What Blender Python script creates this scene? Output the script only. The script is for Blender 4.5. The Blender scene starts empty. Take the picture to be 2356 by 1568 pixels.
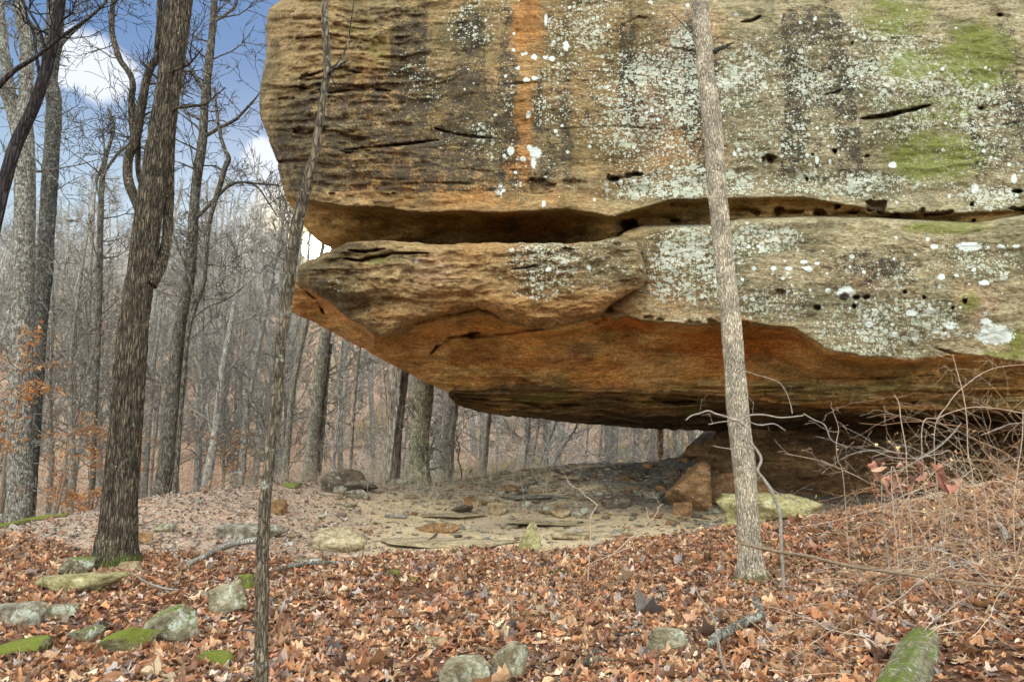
import bpy, math, random
import numpy as np
from mathutils import Vector, Matrix
S = bpy.context.scene
C = S.collection
R = math.radians
rnd = random.Random(7)
# ------------------------------------------------------------------ camera model (photo measured on a 2356 x 1568 sheet)
F, CX, CY = 1650.0, 1178.0, 784.0
CAM = np.array([0., 0., 1.6])
PT = math.atan(262 / F)
FW = np.array([0, math.cos(PT), math.sin(PT)]); UP = np.array([0, -math.sin(PT), math.cos(PT)]); RT = np.array([1., 0, 0])
def P(x, y, Y):
    x = np.asarray(x, float); y = np.asarray(y, float); Y = np.asarray(Y, float)
    x, y, Y = np.broadcast_arrays(x, y, Y)
    d = (x - CX)[..., None] * RT + (CY - y)[..., None] * UP + F * FW
    return CAM + d * (Y / d[..., 1])[..., None]
def proj(p):
    q = np.asarray(p, float) - CAM
    w = q @ FW
    w = np.where(w < .05, .05, w)
    return CX + F * (q @ RT) / w, CY - F * (q @ UP) / w, w
cam_d = bpy.data.cameras.new('camera'); cam = bpy.data.objects.new('camera', cam_d); C.objects.link(cam); S.camera = cam
cam_d.sensor_width = 36; cam_d.lens = 36 * F / 2356; cam_d.clip_end = 2000; cam_d.clip_start = .05
cam.location = CAM; cam.rotation_euler = (R(90) + PT, 0, 0)
# ------------------------------------------------------------------ noise
def _h(ix, iy, iz, s):
    n = (ix * 374761393 + iy * 668265263 + iz * 2147483647 * 3 + s * 1274126177) & 0xffffffff
    n = ((n ^ (n >> 13)) * 1274126177) & 0xffffffff
    n = ((n ^ (n >> 15)) * 2246822519) & 0xffffffff
    return ((n ^ (n >> 16)) & 0xffffff) / 16777215.0
def vnoise(x, y, z, s=0):
    x, y, z = np.broadcast_arrays(np.asarray(x, float), np.asarray(y, float), np.asarray(z, float))
    fx, fy, fz = np.floor(x), np.floor(y), np.floor(z)
    ix, iy, iz = fx.astype(np.int64), fy.astype(np.int64), fz.astype(np.int64)
    u, v, w = x - fx, y - fy, z - fz
    u, v, w = (t * t * t * (t * (t * 6 - 15) + 10) for t in (u, v, w))
    r = 0
    for a in (0, 1):
        for b in (0, 1):
            for c in (0, 1):
                r = r + _h(ix + a, iy + b, iz + c, s) * (u if a else 1 - u) * (v if b else 1 - v) * (w if c else 1 - w)
    return r * 2 - 1
def fbm(x, y, z, o=4, s=0, g=.5):
    t, a, f, n = 0, 1., 1., 0
    for k in range(o):
        t = t + a * vnoise(np.asarray(x) * f + 17 * k, np.asarray(y) * f, np.asarray(z) * f - 9 * k, s + k); n += a; a *= g; f *= 2.03
    return t / n
def sst(a, b, x):
    t = np.clip((x - a) / (b - a), 0, 1); return t * t * (3 - 2 * t)
def ip(x, pts):
    pts = np.array(pts, float); return np.interp(x, pts[:, 0], pts[:, 1])
# ------------------------------------------------------------------ mesh helpers
def mesh(name, v, quads=None, tris=None, mat=None, smooth=True, attrs=None, uv=None):
    m = bpy.data.meshes.new(name)
    v = np.asarray(v, np.float32).reshape(-1, 3)
    m.vertices.add(len(v)); m.vertices.foreach_set('co', v.ravel())
    fl, st, tot = [], [], []
    off = 0
    for f, k in ((quads, 4), (tris, 3)):
        if f is None or len(f) == 0: continue
        f = np.asarray(f, np.int32).reshape(-1, k)
        fl.append(f.ravel()); st.append(np.arange(len(f), dtype=np.int32) * k + off); tot.append(len(f)); off += f.size
    fl = np.concatenate(fl); st = np.concatenate(st)
    m.loops.add(len(fl)); m.loops.foreach_set('vertex_index', fl)
    m.polygons.add(len(st)); m.polygons.foreach_set('loop_start', st)
    m.polygons.foreach_set('use_smooth', np.full(len(st), smooth))
    m.update(calc_edges=True)
    for k, a in (attrs or {}).items():
        a = np.asarray(a, np.float32)
        if a.ndim == 1:
            at = m.attributes.new(k, 'FLOAT', 'POINT'); at.data.foreach_set('value', a)
        else:
            if a.shape[1] == 3: a = np.concatenate([a, np.ones((len(a), 1), np.float32)], 1)
            at = m.attributes.new(k, 'FLOAT_COLOR', 'POINT'); at.data.foreach_set('color', a.ravel())
    if mat: m.materials.append(mat)
    return m
def link(name, m, parent=None, loc=(0, 0, 0)):
    o = bpy.data.objects.new(name, m); C.objects.link(o); o.location = loc
    if parent: o.parent = parent
    return o
def tag(o, label=None, cat=None, group=None, kind=None):
    if label: o['label'] = label
    if cat: o['category'] = cat
    if group: o['group'] = group
    if kind: o['kind'] = kind
    return o
def empty(name, loc):
    o = bpy.data.objects.new(name, None); C.objects.link(o); o.location = [float(c) for c in loc]; o.empty_display_size = .1; return o
def grid_quads(r, c, wrap=False):
    i = np.arange(r - 1)[:, None] * c; j = np.arange(c if wrap else c - 1)[None]
    j2 = (j + 1) % c
    return np.stack([i + j, i + j2, i + c + j2, i + c + j], -1).reshape(-1, 4)
class MB:
    def __init__(s): s.v, s.q, s.t, s.n, s.col = [], [], [], 0, []
    def add(s, v, q=None, t=None, col=None):
        v = np.asarray(v, float).reshape(-1, 3); s.v.append(v)
        if q is not None: s.q.append(np.asarray(q) + s.n)
        if t is not None: s.t.append(np.asarray(t) + s.n)
        if col is not None:
            col = np.asarray(col, float); s.col.append(np.broadcast_to(col, (len(v), 3)) if col.ndim == 1 else col)
        s.n += len(v)
    def mesh(s, name, mat, smooth=True, off=(0, 0, 0)):
        v = np.concatenate(s.v) - np.asarray(off, float)
        return mesh(name, v, np.concatenate(s.q) if s.q else None, np.concatenate(s.t) if s.t else None, mat, smooth,
                    {'tint': np.concatenate(s.col)} if s.col else None)
def smooth_path(p, r, step):
    p = np.asarray(p, float); r = np.asarray(r, float)
    if len(p) < 3:
        n = max(2, int(np.linalg.norm(p[-1] - p[0]) / step) + 1); t = np.linspace(0, 1, n)
        return p[0] + (p[-1] - p[0]) * t[:, None], r[0] + (r[-1] - r[0]) * t
    q = np.vstack([2 * p[0] - p[1], p, 2 * p[-1] - p[-2]]); out, rr = [], []
    for i in range(1, len(q) - 2):
        n = max(1, int(np.linalg.norm(q[i + 1] - q[i]) / step))
        for k in range(n):
            t = k / n; a, b, c, d = q[i - 1], q[i], q[i + 1], q[i + 2]
            out.append(.5 * (2 * b + (c - a) * t + (2 * a - 5 * b + 4 * c - d) * t * t + (3 * b - a - 3 * c + d) * t ** 3))
            rr.append(r[i - 1] + (r[i] - r[i - 1]) * t)
    out.append(p[-1]); rr.append(r[-1])
    return np.array(out), np.array(rr)
def tube(mb, p, r, sides=8, step=None, bark=0., bseed=0, col=None, nring=10, flare=None):
    if step: p, r = smooth_path(p, r, step)
    p = np.asarray(p, float); r = np.asarray(r, float); n = len(p)
    t = np.gradient(p, axis=0); t /= np.linalg.norm(t, axis=1)[:, None] + 1e-9
    ref = np.array([0, 1., 0.]) if abs(t[0][1]) < .9 else np.array([1., 0, 0])
    a = np.cross(np.broadcast_to(ref, t.shape), t); bad = np.linalg.norm(a, axis=1) < .1
    if bad.any(): a[bad] = np.cross(np.array([0, 0, 1.]), t[bad])
    a /= np.linalg.norm(a, axis=1)[:, None] + 1e-9
    b = np.cross(t, a)
    th = np.linspace(0, 2 * np.pi, sides, endpoint=False)[None]
    rr = np.repeat(r[:, None], sides, 1)
    if bark:
        s = np.concatenate([[0], np.cumsum(np.linalg.norm(np.diff(p, axis=0), axis=1))])[:, None]
        cx, cy = np.cos(th), np.sin(th)
        wob = fbm(cx * 1.2, cy * 1.2, s * 1.3, 3, bseed) * .09
        rid = 1 - np.abs(fbm(cx * nring / 2 + .2 * np.sin(s * 5), cy * nring / 2, s * 2.2, 3, bseed + 5)) * 3.2
        rr = rr * (1 + wob) + bark * np.clip(rid, -.6, 1)
        if flare is not None: rr = rr * (1 + flare * np.exp(-s / (r[0] * 1.3)) * (.6 + .7 * np.cos(th * 5 + bseed) ** 2))
    v = p[:, None] + (np.cos(th) * rr)[..., None] * a[:, None] + (np.sin(th) * rr)[..., None] * b[:, None]
    q_ = grid_quads(n, sides, True); t_ = None
    if sides >= 8:
        v = np.concatenate([v.reshape(-1, 3), p[:1], p[-1:]]); k = np.arange(sides); k2 = (k + 1) % sides
        t_ = np.concatenate([np.stack([k2, k, k * 0 + n * sides], -1), np.stack([(n - 1) * sides + k, (n - 1) * sides + k2, k * 0 + n * sides + 1], -1)])
    mb.add(v, q_, t_, col)
# ------------------------------------------------------------------ node helpers
class NT:
    def __init__(s, name):
        s.m = bpy.data.materials.new(name); s.m.use_nodes = True; s.t = s.m.node_tree; s.t.nodes.clear()
        s.out = s.n('ShaderNodeOutputMaterial'); s.bs = s.n('ShaderNodeBsdfPrincipled'); s.l(s.bs.outputs[0], s.out.inputs[0])
        s.bs.inputs['Roughness'].default_value = .9
        s.bs.inputs['Specular IOR Level'].default_value = .25
        s.tc = s.n('ShaderNodeTexCoord')
    def n(s, t, **k):
        n = s.t.nodes.new(t)
        for a, b in k.items(): setattr(n, a, b)
        return n
    def l(s, a, b): s.t.links.new(a, b)
    def set(s, i, v):
        if hasattr(v, 'is_output'): s.l(v, i)
        elif hasattr(v, '__len__') and len(v) == 3 and len(i.default_value) == 4: i.default_value = (*v, 1)
        else: i.default_value = v
    def co(s, scale=(1, 1, 1)):
        mp = s.n('ShaderNodeMapping'); s.l(s.tc.outputs['Object'], mp.inputs[0]); mp.inputs['Scale'].default_value = scale; return mp.outputs[0]
    def noise(s, scale, detail=4, vec=None, rough=.55, dist=0, col=False):
        n = s.n('ShaderNodeTexNoise'); n.inputs['Scale'].default_value = scale; n.inputs['Detail'].default_value = detail
        n.inputs['Roughness'].default_value = rough; n.inputs['Distortion'].default_value = dist
        s.l(vec or s.tc.outputs['Object'], n.inputs['Vector']); return n.outputs['Color' if col else 'Fac']
    def voro(s, scale, vec=None, feat='F1', rand=1, out='Distance'):
        n = s.n('ShaderNodeTexVoronoi'); n.feature = feat; n.inputs['Scale'].default_value = scale; n.inputs['Randomness'].default_value = rand
        s.l(vec or s.tc.outputs['Object'], n.inputs['Vector']); return n.outputs[out]
    def mth(s, op, a, b=0., c=0., clamp=False):
        n = s.n('ShaderNodeMath', operation=op); n.use_clamp = clamp
        s.set(n.inputs[0], a); s.set(n.inputs[1], b); s.set(n.inputs[2], c); return n.outputs[0]
    def mr(s, x, a, b, c=0., d=1., smooth=True):
        n = s.n('ShaderNodeMapRange'); n.interpolation_type = 'SMOOTHSTEP' if smooth else 'LINEAR'
        for k, v in zip(range(5), (x, a, b, c, d)): s.set(n.inputs[k], v)
        return n.outputs[0]
    def mix(s, f, a, b, mode='MIX'):
        n = s.n('ShaderNodeMix', data_type='RGBA', blend_type=mode); s.set(n.inputs[0], f); s.set(n.inputs[6], a); s.set(n.inputs[7], b); return n.outputs[2]
    def att(s, name, out='Color'):
        n = s.n('ShaderNodeAttribute'); n.attribute_name = name; return n.outputs[out]
    def sep(s, c):
        n = s.n('ShaderNodeSeparateColor'); s.l(c, n.inputs[0]); return n.outputs
    def bump(s, h, dist=.02, strength=1., prev=None):
        n = s.n('ShaderNodeBump'); n.inputs['Distance'].default_value = dist; n.inputs['Strength'].default_value = strength
        s.l(h, n.inputs['Height'])
        if prev is not None: s.l(prev, n.inputs['Normal'])
        return n.outputs[0]
    def done(s, col, nrm=None):
        s.set(s.bs.inputs['Base Color'], col)
        if nrm is not None: s.l(nrm, s.bs.inputs['Normal'])
        return s.m
def add3(t, a, b):
    return t.mth('ADD', a, b)
# ------------------------------------------------------------------ materials
def mat_cliff():
    t = NT('lichened_sandstone')
    tint = t.att('tint'); mk = t.sep(t.att('mask')); moss, white = mk[1], mk[2]; lich = mk[0]; dark = t.att('dark', 'Fac')
    wv = t.co((1, 1, 2.2))
    n1 = t.noise(2.2, 6, wv, .65, .6); n2 = t.noise(14, 5, wv, .7); n3 = t.noise(60, 3)
    strat = t.noise(2.4, 7, t.co((1, 1, 5)), .72, .9)
    c = t.mix(1, tint, t.mix(n1, (.62, .5, .4), (1.35, 1.25, 1.1)), 'MULTIPLY')
    c = t.mix(t.mr(strat, .35, .6), t.mix(1, c, (.66, .58, .5), 'MULTIPLY'), c)
    big = t.noise(.9, 5, None, .65, .8); c = t.mix(t.mr(big, .45, .62), c, t.mix(1, c, (.62, .66, .62), 'MULTIPLY'))
    c = t.mix(t.mr(t.noise(8, 6, t.co((1, 1, 1.5)), .75, .5), .5, .66), c, t.mix(1, c, (1.3, 1.2, 1.05), 'MULTIPLY'))
    c = t.mix(t.mr(n2, .3, .72), t.mix(1, c, (.5, .42, .36), 'MULTIPLY'), t.mix(1, c, (1.25, 1.2, 1.1), 'MULTIPLY'))
    dn = add3(t, t.mth('MULTIPLY', t.mr(t.noise(4, 8, t.co((1, 1, 1.3)), .82), .3, .7, smooth=False), .6), t.mth('MULTIPLY', t.mr(t.noise(26, 5, None, .75), .3, .7, smooth=False), .4))
    dk = t.mr(t.mth('ADD', dn, t.mth('MULTIPLY', dark, .42)), .72, .86)
    c = t.mix(t.mth('MULTIPLY', dk, .88), c, (.045, .036, .026))
    # lichen rosettes, two sizes, their number driven by the density mask
    warp = t.n('ShaderNodeVectorMath', operation='ADD'); t.l(t.tc.outputs['Object'], warp.inputs[0])
    ws = t.n('ShaderNodeVectorMath', operation='SCALE'); t.l(t.noise(18, 3, None, .6, 0, True), ws.inputs[0]); ws.inputs['Scale'].default_value = .05
    t.l(ws.outputs[0], warp.inputs[1]); wv2 = warp.outputs[0]
    tot = None
    patch = t.noise(1.3, 5, None, .7)
    for sc, k, off in ((5.5, .50, .06), (11, .58, .02), (24, .66, 0)):
        d = t.voro(sc, wv2); rc = t.sep(t.voro(sc, wv2, out='Color'))[0]
        rad = t.mth('MULTIPLY', t.mth('ADD', t.mth('MULTIPLY', lich, 1.35), t.mth('MULTIPLY', t.mth('SUBTRACT', patch, .5), 1.3)), k)
        rad = t.mth('SUBTRACT', rad, t.mth('MULTIPLY', rc, .52)); rad = t.mth('SUBTRACT', rad, off)
        f = t.mr(t.mth('SUBTRACT', rad, d), -.03, .05)
        tot = f if tot is None else t.mth('MAXIMUM', tot, f)
    lc = t.mix(t.mr(t.noise(3.5, 4), .35, .65), (.40, .425, .335), (.575, .585, .505))
    lc = t.mix(t.mr(t.noise(40, 3), .3, .7), t.mix(1, lc, (.75, .74, .68), 'MULTIPLY'), t.mix(1, lc, (1.2, 1.2, 1.2), 'MULTIPLY'))
    c = t.mix(t.mth('MULTIPLY', t.mr(lich, .25, .7), .6), c, t.mix(1, c, (.45, .44, .40), 'MULTIPLY'))
    c = t.mix(t.mth('MULTIPLY', tot, .86), c, lc)
    mn = t.mr(t.mth('ADD', t.mth('ADD', t.mth('MULTIPLY', t.mr(t.noise(4, 8, None, .85), .3, .7, smooth=False), .5), t.mth('MULTIPLY', t.mr(t.noise(30, 5, None, .8), .3, .7, smooth=False), .5)), t.mth('MULTIPLY', moss, .60)), .90, 1.03)
    c = t.mix(t.mth('MULTIPLY', mn, .85), c, t.mix(n3, (.06, .07, .012), (.25, .27, .045)))
    wn = t.mr(t.mth('ADD', white, t.mth('MULTIPLY', t.mth('SUBTRACT', t.noise(16, 5, None, .75), .5), 1.9)), .44, .64)
    c = t.mix(wn, c, t.mix(n3, (.50, .54, .49), (.76, .79, .75)))
    h = t.mth('ADD', t.mth('MULTIPLY', n2, 1.2), t.mth('MULTIPLY', n3, .25)); h = t.mth('ADD', h, t.mth('MULTIPLY', strat, 1.8))
    h = t.mth('ADD', t.mth('MULTIPLY', n2, 1.3), t.mth('MULTIPLY', t.noise(6, 4, t.co((1, 1, 2.6)), .65, .6), 1.3))
    h = t.mth('ADD', h, t.mth('MULTIPLY', n3, .35))
    return t.done(c, t.bump(h, .035, .9))
def mat_ground():
    t = NT('forest_floor')
    tint = t.att('tint')
    v = t.n('ShaderNodeTexVoronoi'); v.inputs['Scale'].default_value = 14; t.l(t.tc.outputs['Object'], v.inputs['Vector'])
    vc = t.sep(v.outputs['Color']); lit = t.att('litter', 'Fac')
    n1 = t.noise(1.2, 6); n2 = t.noise(25, 5, None, .7)
    c = t.mix(1, tint, t.mix(n1, (.6, .58, .55), (1.35, 1.3, 1.25)), 'MULTIPLY')
    c = t.mix(t.mr(n2, .3, .7), t.mix(1, c, (.6, .57, .54), 'MULTIPLY'), t.mix(1, c, (1.2, 1.18, 1.15), 'MULTIPLY'))
    lf = t.mix(vc[0], (.55, .42, .34), (1.7, 1.5, 1.35)); lf = t.mix(vc[1], lf, t.mix(1, lf, (1.2, .88, .72), 'MULTIPLY'))
    c = t.mix(lit, c, t.mix(1, c, lf, 'MULTIPLY'))
    h = t.mth('ADD', t.mth('MULTIPLY', n2, 1.), t.mth('MULTIPLY', t.mth('MULTIPLY', v.outputs['Distance'], lit), 1.5))
    return t.done(c, t.bump(h, .03, .9))
def mat_bark(name, a, b, lich=0., lc=(.32, .36, .28), ridge=1., moss=0., sc=1., vs=.16, ck=.35):
    t = NT(name)
    vec = t.co((1, 1, vs)); n1 = t.noise(38 * sc, 5, vec, .65, .3); n2 = t.noise(5, 5, None, .6); n3 = t.noise(90, 3)
    vr = t.voro(30 * sc, vec, 'DISTANCE_TO_EDGE')
    c = t.mix(t.mr(n1, .35, .65), a, b)
    c = t.mix(t.mr(vr, .0, .18), t.mix(1, c, (ck, ck * .93, ck * .88), 'MULTIPLY'), c)
    c = t.mix(t.mr(n2, .3, .75), t.mix(1, c, (.6, .6, .6), 'MULTIPLY'), t.mix(1, c, (1.3, 1.28, 1.25), 'MULTIPLY'))
    if lich: c = t.mix(t.mth('MULTIPLY', t.mr(t.noise(11, 7, None, .75), .62 - .16 * lich, .70 - .16 * lich), .85), c, lc)
    if moss:
        z = t.sep(t.tc.outputs['Object'])[2]
        g = t.mth('SUBTRACT', 1, t.mth('DIVIDE', z, moss)); mm = t.mr(t.mth('ADD', t.noise(6, 5, None, .7), t.mth('MULTIPLY', g, .45)), .72, .85)
        c = t.mix(t.mth('MULTIPLY', mm, .8), c, (.09, .11, .02))
    h = t.mth('ADD', t.mth('MULTIPLY', n1, 1.), t.mth('MULTIPLY', t.mr(vr, 0, .22), 1.1 * ridge)); h = t.mth('ADD', h, t.mth('MULTIPLY', n3, .2))
    return t.done(c, t.bump(h, .015, 1.))
def mat_tint(name, var=.35, rough=.75, trans=0.):
    t = NT(name); tint = t.att('tint'); n = t.noise(45, 3)
    c = t.mix(n, t.mix(1, tint, (1 - var,) * 3, 'MULTIPLY'), t.mix(1, tint, (1 + var,) * 3, 'MULTIPLY'))
    t.bs.inputs['Roughness'].default_value = rough
    m = t.done(c)
    if trans:
        tr = t.n('ShaderNodeBsdfTranslucent'); t.l(c, tr.inputs[0]); mx = t.n('ShaderNodeMixShader'); mx.inputs[0].default_value = trans
        t.l(t.bs.outputs[0], mx.inputs[1]); t.l(tr.outputs[0], mx.inputs[2]); t.l(mx.outputs[0], t.out.inputs[0])
    return m
def mat_plain(name, a, b, sc=20):
    t = NT(name); n = t.noise(sc, 5, None, .65); return t.done(t.mix(t.mr(n, .3, .7), a, b), t.bump(n, .01, .6))
def mat_rock(name, a, b, moss=0., lich=.3, mosscol=(.14, .17, .02), lc=(.45, .47, .38)):
    t = NT(name)
    n1 = t.noise(3, 6, t.co((1, 1, 2)), .7, .4); n2 = t.noise(22, 5, None, .7); n3 = t.noise(90, 3); st = t.noise(4, 6, t.co((1, 1, 3.5)), .7, .6)
    c = t.mix(t.mr(n1, .3, .7), a, b)
    c = t.mix(t.mr(n2, .3, .7), t.mix(1, c, (.55, .52, .48), 'MULTIPLY'), t.mix(1, c, (1.3, 1.28, 1.22), 'MULTIPLY'))
    c = t.mix(t.mr(st, .35, .6), t.mix(1, c, (.6, .55, .5), 'MULTIPLY'), c)
    if lich: c = t.mix(t.mth('MULTIPLY', t.mr(t.noise(7, 7, None, .75), .64 - .2 * lich, .7 - .2 * lich), .8), c, lc)
    if moss:
        geo = t.n('ShaderNodeNewGeometry'); sx = t.n('ShaderNodeSeparateXYZ'); t.l(geo.outputs['Normal'], sx.inputs[0])
        mm = t.mr(t.mth('ADD', t.mth('ADD', t.mth('MULTIPLY', t.noise(4, 6, None, .75), .65), t.mth('MULTIPLY', t.noise(35, 4, None, .7), .35)), t.mth('MULTIPLY', sx.outputs[2], .2)), 1.02 - .62 * moss, 1.1 - .62 * moss)
        c = t.mix(t.mth('MULTIPLY', mm, .95), c, t.mix(n3, t.n('ShaderNodeRGB').outputs[0] if False else tuple(.3 * k for k in mosscol), tuple(1.6 * k for k in mosscol)))
    h = t.mth('ADD', t.mth('MULTIPLY', n2, 1.), t.mth('MULTIPLY', st, 1.)); h = t.mth('ADD', h, t.mth('MULTIPLY', n3, .3))
    return t.done(c, t.bump(h, .02, .9))
M_CLIFF = mat_cliff(); M_GROUND = mat_ground()
M_LEAF = mat_tint('fallen_leaf', .35, .6, .18); M_TWIG = mat_tint('twig_bark', .3, .8)
M_ORLEAF = mat_tint('dry_beech_leaf', .25, .6, .35)
B_OAK = mat_bark('brown_ridged_bark', (.055, .042, .028), (.21, .165, .115), .12, ridge=1.5, moss=.4, vs=.11, sc=1.25)
B_DARK = mat_bark('dark_grey_bark', (.045, .042, .038), (.16, .15, .13), .45)
B_VERY = mat_bark('blackish_smooth_bark', (.03, .024, .026), (.065, .05, .05), .0)
B_GREY = mat_bark('grey_mottled_bark', (.13, .11, .09), (.34, .31, .26), .7, lc=(.40, .41, .36))
B_MID = mat_bark('grey_brown_bark', (.08, .068, .055), (.26, .23, .185), .35)
B_PALE = mat_bark('pale_flaky_bark', (.32, .25, .18), (.82, .72, .56), .15, lc=(.45, .45, .38), ridge=1.0, moss=.2, sc=1.9, vs=.22, ck=.62)
B_SAP = mat_bark('speckled_sapling_bark', (.09, .072, .05), (.27, .22, .155), .35, lc=(.42, .43, .34), sc=1.5, vs=.25, ck=.6)
B_FUR = mat_bark('grey_furrowed_bark', (.26, .21, .165), (.72, .62, .51), .1, ridge=1.6, vs=.06)
B_BEECH = mat_bark('greenish_carved_bark', (.17, .15, .085), (.46, .42, .29), .55, lc=(.44, .45, .36), ridge=.6)
B_MOSSY = mat_bark('mossy_grey_bark', (.20, .18, .14), (.50, .46, .37), .3, moss=2.2)
B_OR = mat_bark('sunlit_tan_bark', (.26, .14, .055), (.5, .30, .13), .0)  # orange light falling on these trunks is put into the bark colour
FARB = [mat_bark('far_pale_bark', (.38, .35, .31), (.68, .64, .58), .2), mat_bark('far_grey_bark', (.32, .29, .26), (.58, .55, .50), .2),
        mat_bark('far_brown_bark', (.26, .22, .18), (.48, .43, .36), .2)]
# ------------------------------------------------------------------ ground height field
CTRL = [(-4, 3, .05), (0, 3, 0), (4, 3, .1), (8, 3, .5), (-8, 3, .1), (0, 0, 0), (-8, 0, .1), (8, 0, .4), (-4, 6, 0), (0, 6, 0), (3, 6, .12), (6, 6, .5), (10, 6, 1.), (-9, 6, .1),
        (-6, 9, 0), (-2, 9, 0), (1, 9, .03), (3.2, 9, .10), (6, 9, .5), (9, 9, 1.15), (14, 6, 1.5), (15, 10, 2), (-14, 8, .3)]
for x, y, d in [(900, 1255, 12.6), (1150, 1258, 12.6), (1400, 1235, 12.8), (1600, 1212, 13), (1800, 1192, 13.2), (2100, 1150, 12.5), (2356, 1085, 12), (2700, 1040, 12),
                (1000, 1200, 15.5), (1300, 1190, 15.5), (1600, 1200, 15.), (1900, 1185, 15.5), (2300, 1165, 15.5), (1750, 1140, 18), (2200, 1140, 18), (2600, 1130, 18),
                (1250, 1076, 22), (1400, 1070, 22), (1500, 1067, 22), (1580, 1052, 21), (1120, 1108, 20), (950, 1118, 19), (750, 1108, 18), (620, 1110, 17.5), (500, 1122, 17), (350, 1142, 16),
                (150, 1192, 15), (0, 1216, 14.5), (-300, 1250, 14), (600, 1190, 14), (700, 1150, 15.5), (400, 1200, 13.5), (100, 1262, 12.3), (850, 1150, 16), (1350, 1130, 18), (1500, 1100, 20)]:
    CTRL.append(tuple(P(x, y, d)))
CTRL = np.array(CTRL)
_K = np.sqrt(((CTRL[:, None, :2] - CTRL[None, :, :2]) ** 2).sum(-1) + .3) + 1e-6
_n = len(CTRL); _A = np.zeros((_n + 1, _n + 1)); _A[:_n, :_n] = _K - np.eye(_n) * .02; _A[:_n, _n] = 1; _A[_n, :_n] = 1
_W = np.linalg.solve(_A, np.append(CTRL[:, 2], 0))
def crest(X): return ip(X, [(-20, 13.5), (-10, 14.5), (-7, 16.), (-4.5, 18), (-2.5, 19.3), (0, 21), (2, 22.5), (6, 22.5), (9, 25), (30, 30)])
def far_z(X, Y):
    z = ip(Y, [(18, -1.2), (26, -2.4), (34, -2.4), (44, 1.6), (60, 8.2), (80, 17), (96, 23.5), (110, 26.5), (140, 28), (300, 26), (900, 20)])
    z = z + 2.2 * fbm(X * .045, Y * .045, 0, 3, 31) * sst(30, 60, Y) + np.clip(-X - 15, 0, 60) * .03 * sst(30, 80, Y)
    return z
def gz(X, Y, fine=True):
    X = np.asarray(X, float); Y = np.asarray(Y, float); sh = X.shape; X = X.ravel(); Y = Y.ravel()
    Yc = crest(X); Yn = np.minimum(Y, Yc + .8)
    Xn = np.clip(X, -18, 18)
    z = np.full(len(X), _W[_n])
    for i in range(_n):
        z += _W[i] * np.sqrt((Xn - CTRL[i, 0]) ** 2 + (Yn - CTRL[i, 1]) ** 2 + .3)
    w = sst(Yc, Yc + 9, Y); z = z * (1 - w) + far_z(X, Y) * w
    if fine:
        z = z + .035 * fbm(X * 1.1, Y * 1.1, 0, 4, 3) + .012 * fbm(X * 6, Y * 6, 0, 3, 5)
        z = z + sst(-3, 2, X) * sst(14.5, 17, Y) * (1 - w) * .09 * np.abs(fbm(X * 1.8, Y * 1.8, 0, 4, 9))
        z = z + w * .35 * fbm(X * .3, Y * .3, 0, 4, 12)
    return z.reshape(sh)
def hit(x, y):
    Y = np.arange(2.5, 26, .02); p = P(x, y, Y); g = gz(p[:, 0], p[:, 1]); k = np.nonzero(p[:, 2] <= g)[0]
    k = k[0] if len(k) else len(Y) - 1
    return np.array([p[k, 0], p[k, 1], g[k]])
def pxm(w, Y): return w * Y / F * 1.0      # photo length -> metres near depth Y
# leaf edge of the full litter in the picture's lower half, as a line on the ground
LEAFEDGE = [(-400, 1255), (0, 1216), (120, 1240), (230, 1262), (420, 1262), (560, 1262), (700, 1268), (850, 1262), (1150, 1258), (1250, 1262), (1400, 1236), (1600, 1213), (1800, 1192), (1900, 1172), (2100, 1150), (2356, 1085), (2900, 1040)]
LEAFEDGE = [(a, b + 13) for a, b in LEAFEDGE]
def regions(X, Y, Z):
    px, py, _ = proj(np.stack([X, Y, Z], -1))
    wob = 16 * fbm(X * .8, Y * .8, 0, 4, 40)
    full = sst(-8, 14, py - ip(px, LEAFEDGE) + wob)
    full = np.where(Y < 9, 1, full) * (Y < 17)
    dirt = sst(650, 980, px + 60 * fbm(X * .7, Y * .7, 0, 3, 41)) * (1 - full) * (Y < crest(X) + 1)
    near = (Y < crest(X) + 1.5)
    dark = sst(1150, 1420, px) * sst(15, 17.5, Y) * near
    return px, py, full, dirt, dark, near
def col(*c): return np.array(c, float)
def lerp(a, b, w): return a * (1 - w[..., None]) + b * w[..., None]
def axis(a, b, step, lo, hi, g=1.13):
    core = np.arange(a, b, step); out = list(core); s = step; x = a; left = []
    while x > lo: s *= g; x -= s; left.append(x)
    s = step; x = core[-1]; right = []
    while x < hi: s *= g; x += s; right.append(x)
    return np.array(left[::-1] + out + right)
gx = axis(-13, 15, .07, -700, 700, 1.09); gy = axis(1.5, 27, .06, -60, 900, 1.045)
GX, GY = np.meshgrid(gx, gy); GZ = gz(GX, GY)
px, py, full, dirt, dark, near = regions(GX, GY, GZ)
tint = lerp(col(.38, .33, .28) + 0 * GX[..., None], col(.105, .068, .048), full * near)                      # near trampled floor, under leaves
tint = lerp(tint, col(.64, .52, .34), dirt * (1 - .35 * (fbm(GX * .5, GY * 1.2, 0, 4, 44) > .1)))
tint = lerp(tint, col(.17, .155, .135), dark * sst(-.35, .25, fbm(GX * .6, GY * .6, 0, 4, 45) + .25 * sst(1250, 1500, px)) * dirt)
tint = lerp(tint, col(.30, .27, .05), near * dirt * sst(.32, .42, fbm(GX * .9, GY * .9, 0, 4, 46)) * (px > 1000) * (py < 1115) * .8)
hillc = lerp(col(.37, .315, .265) + 0 * GX[..., None], col(.34, .29, .235), sst(-.1, .35, fbm(GX * .12, GY * .12, 0, 4, 47)))
hillc = lerp(hillc, col(.16, .17, .05), .6 * sst(.28, .45, fbm(GX * .2, GY * .2, 0, 4, 48)))
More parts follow.
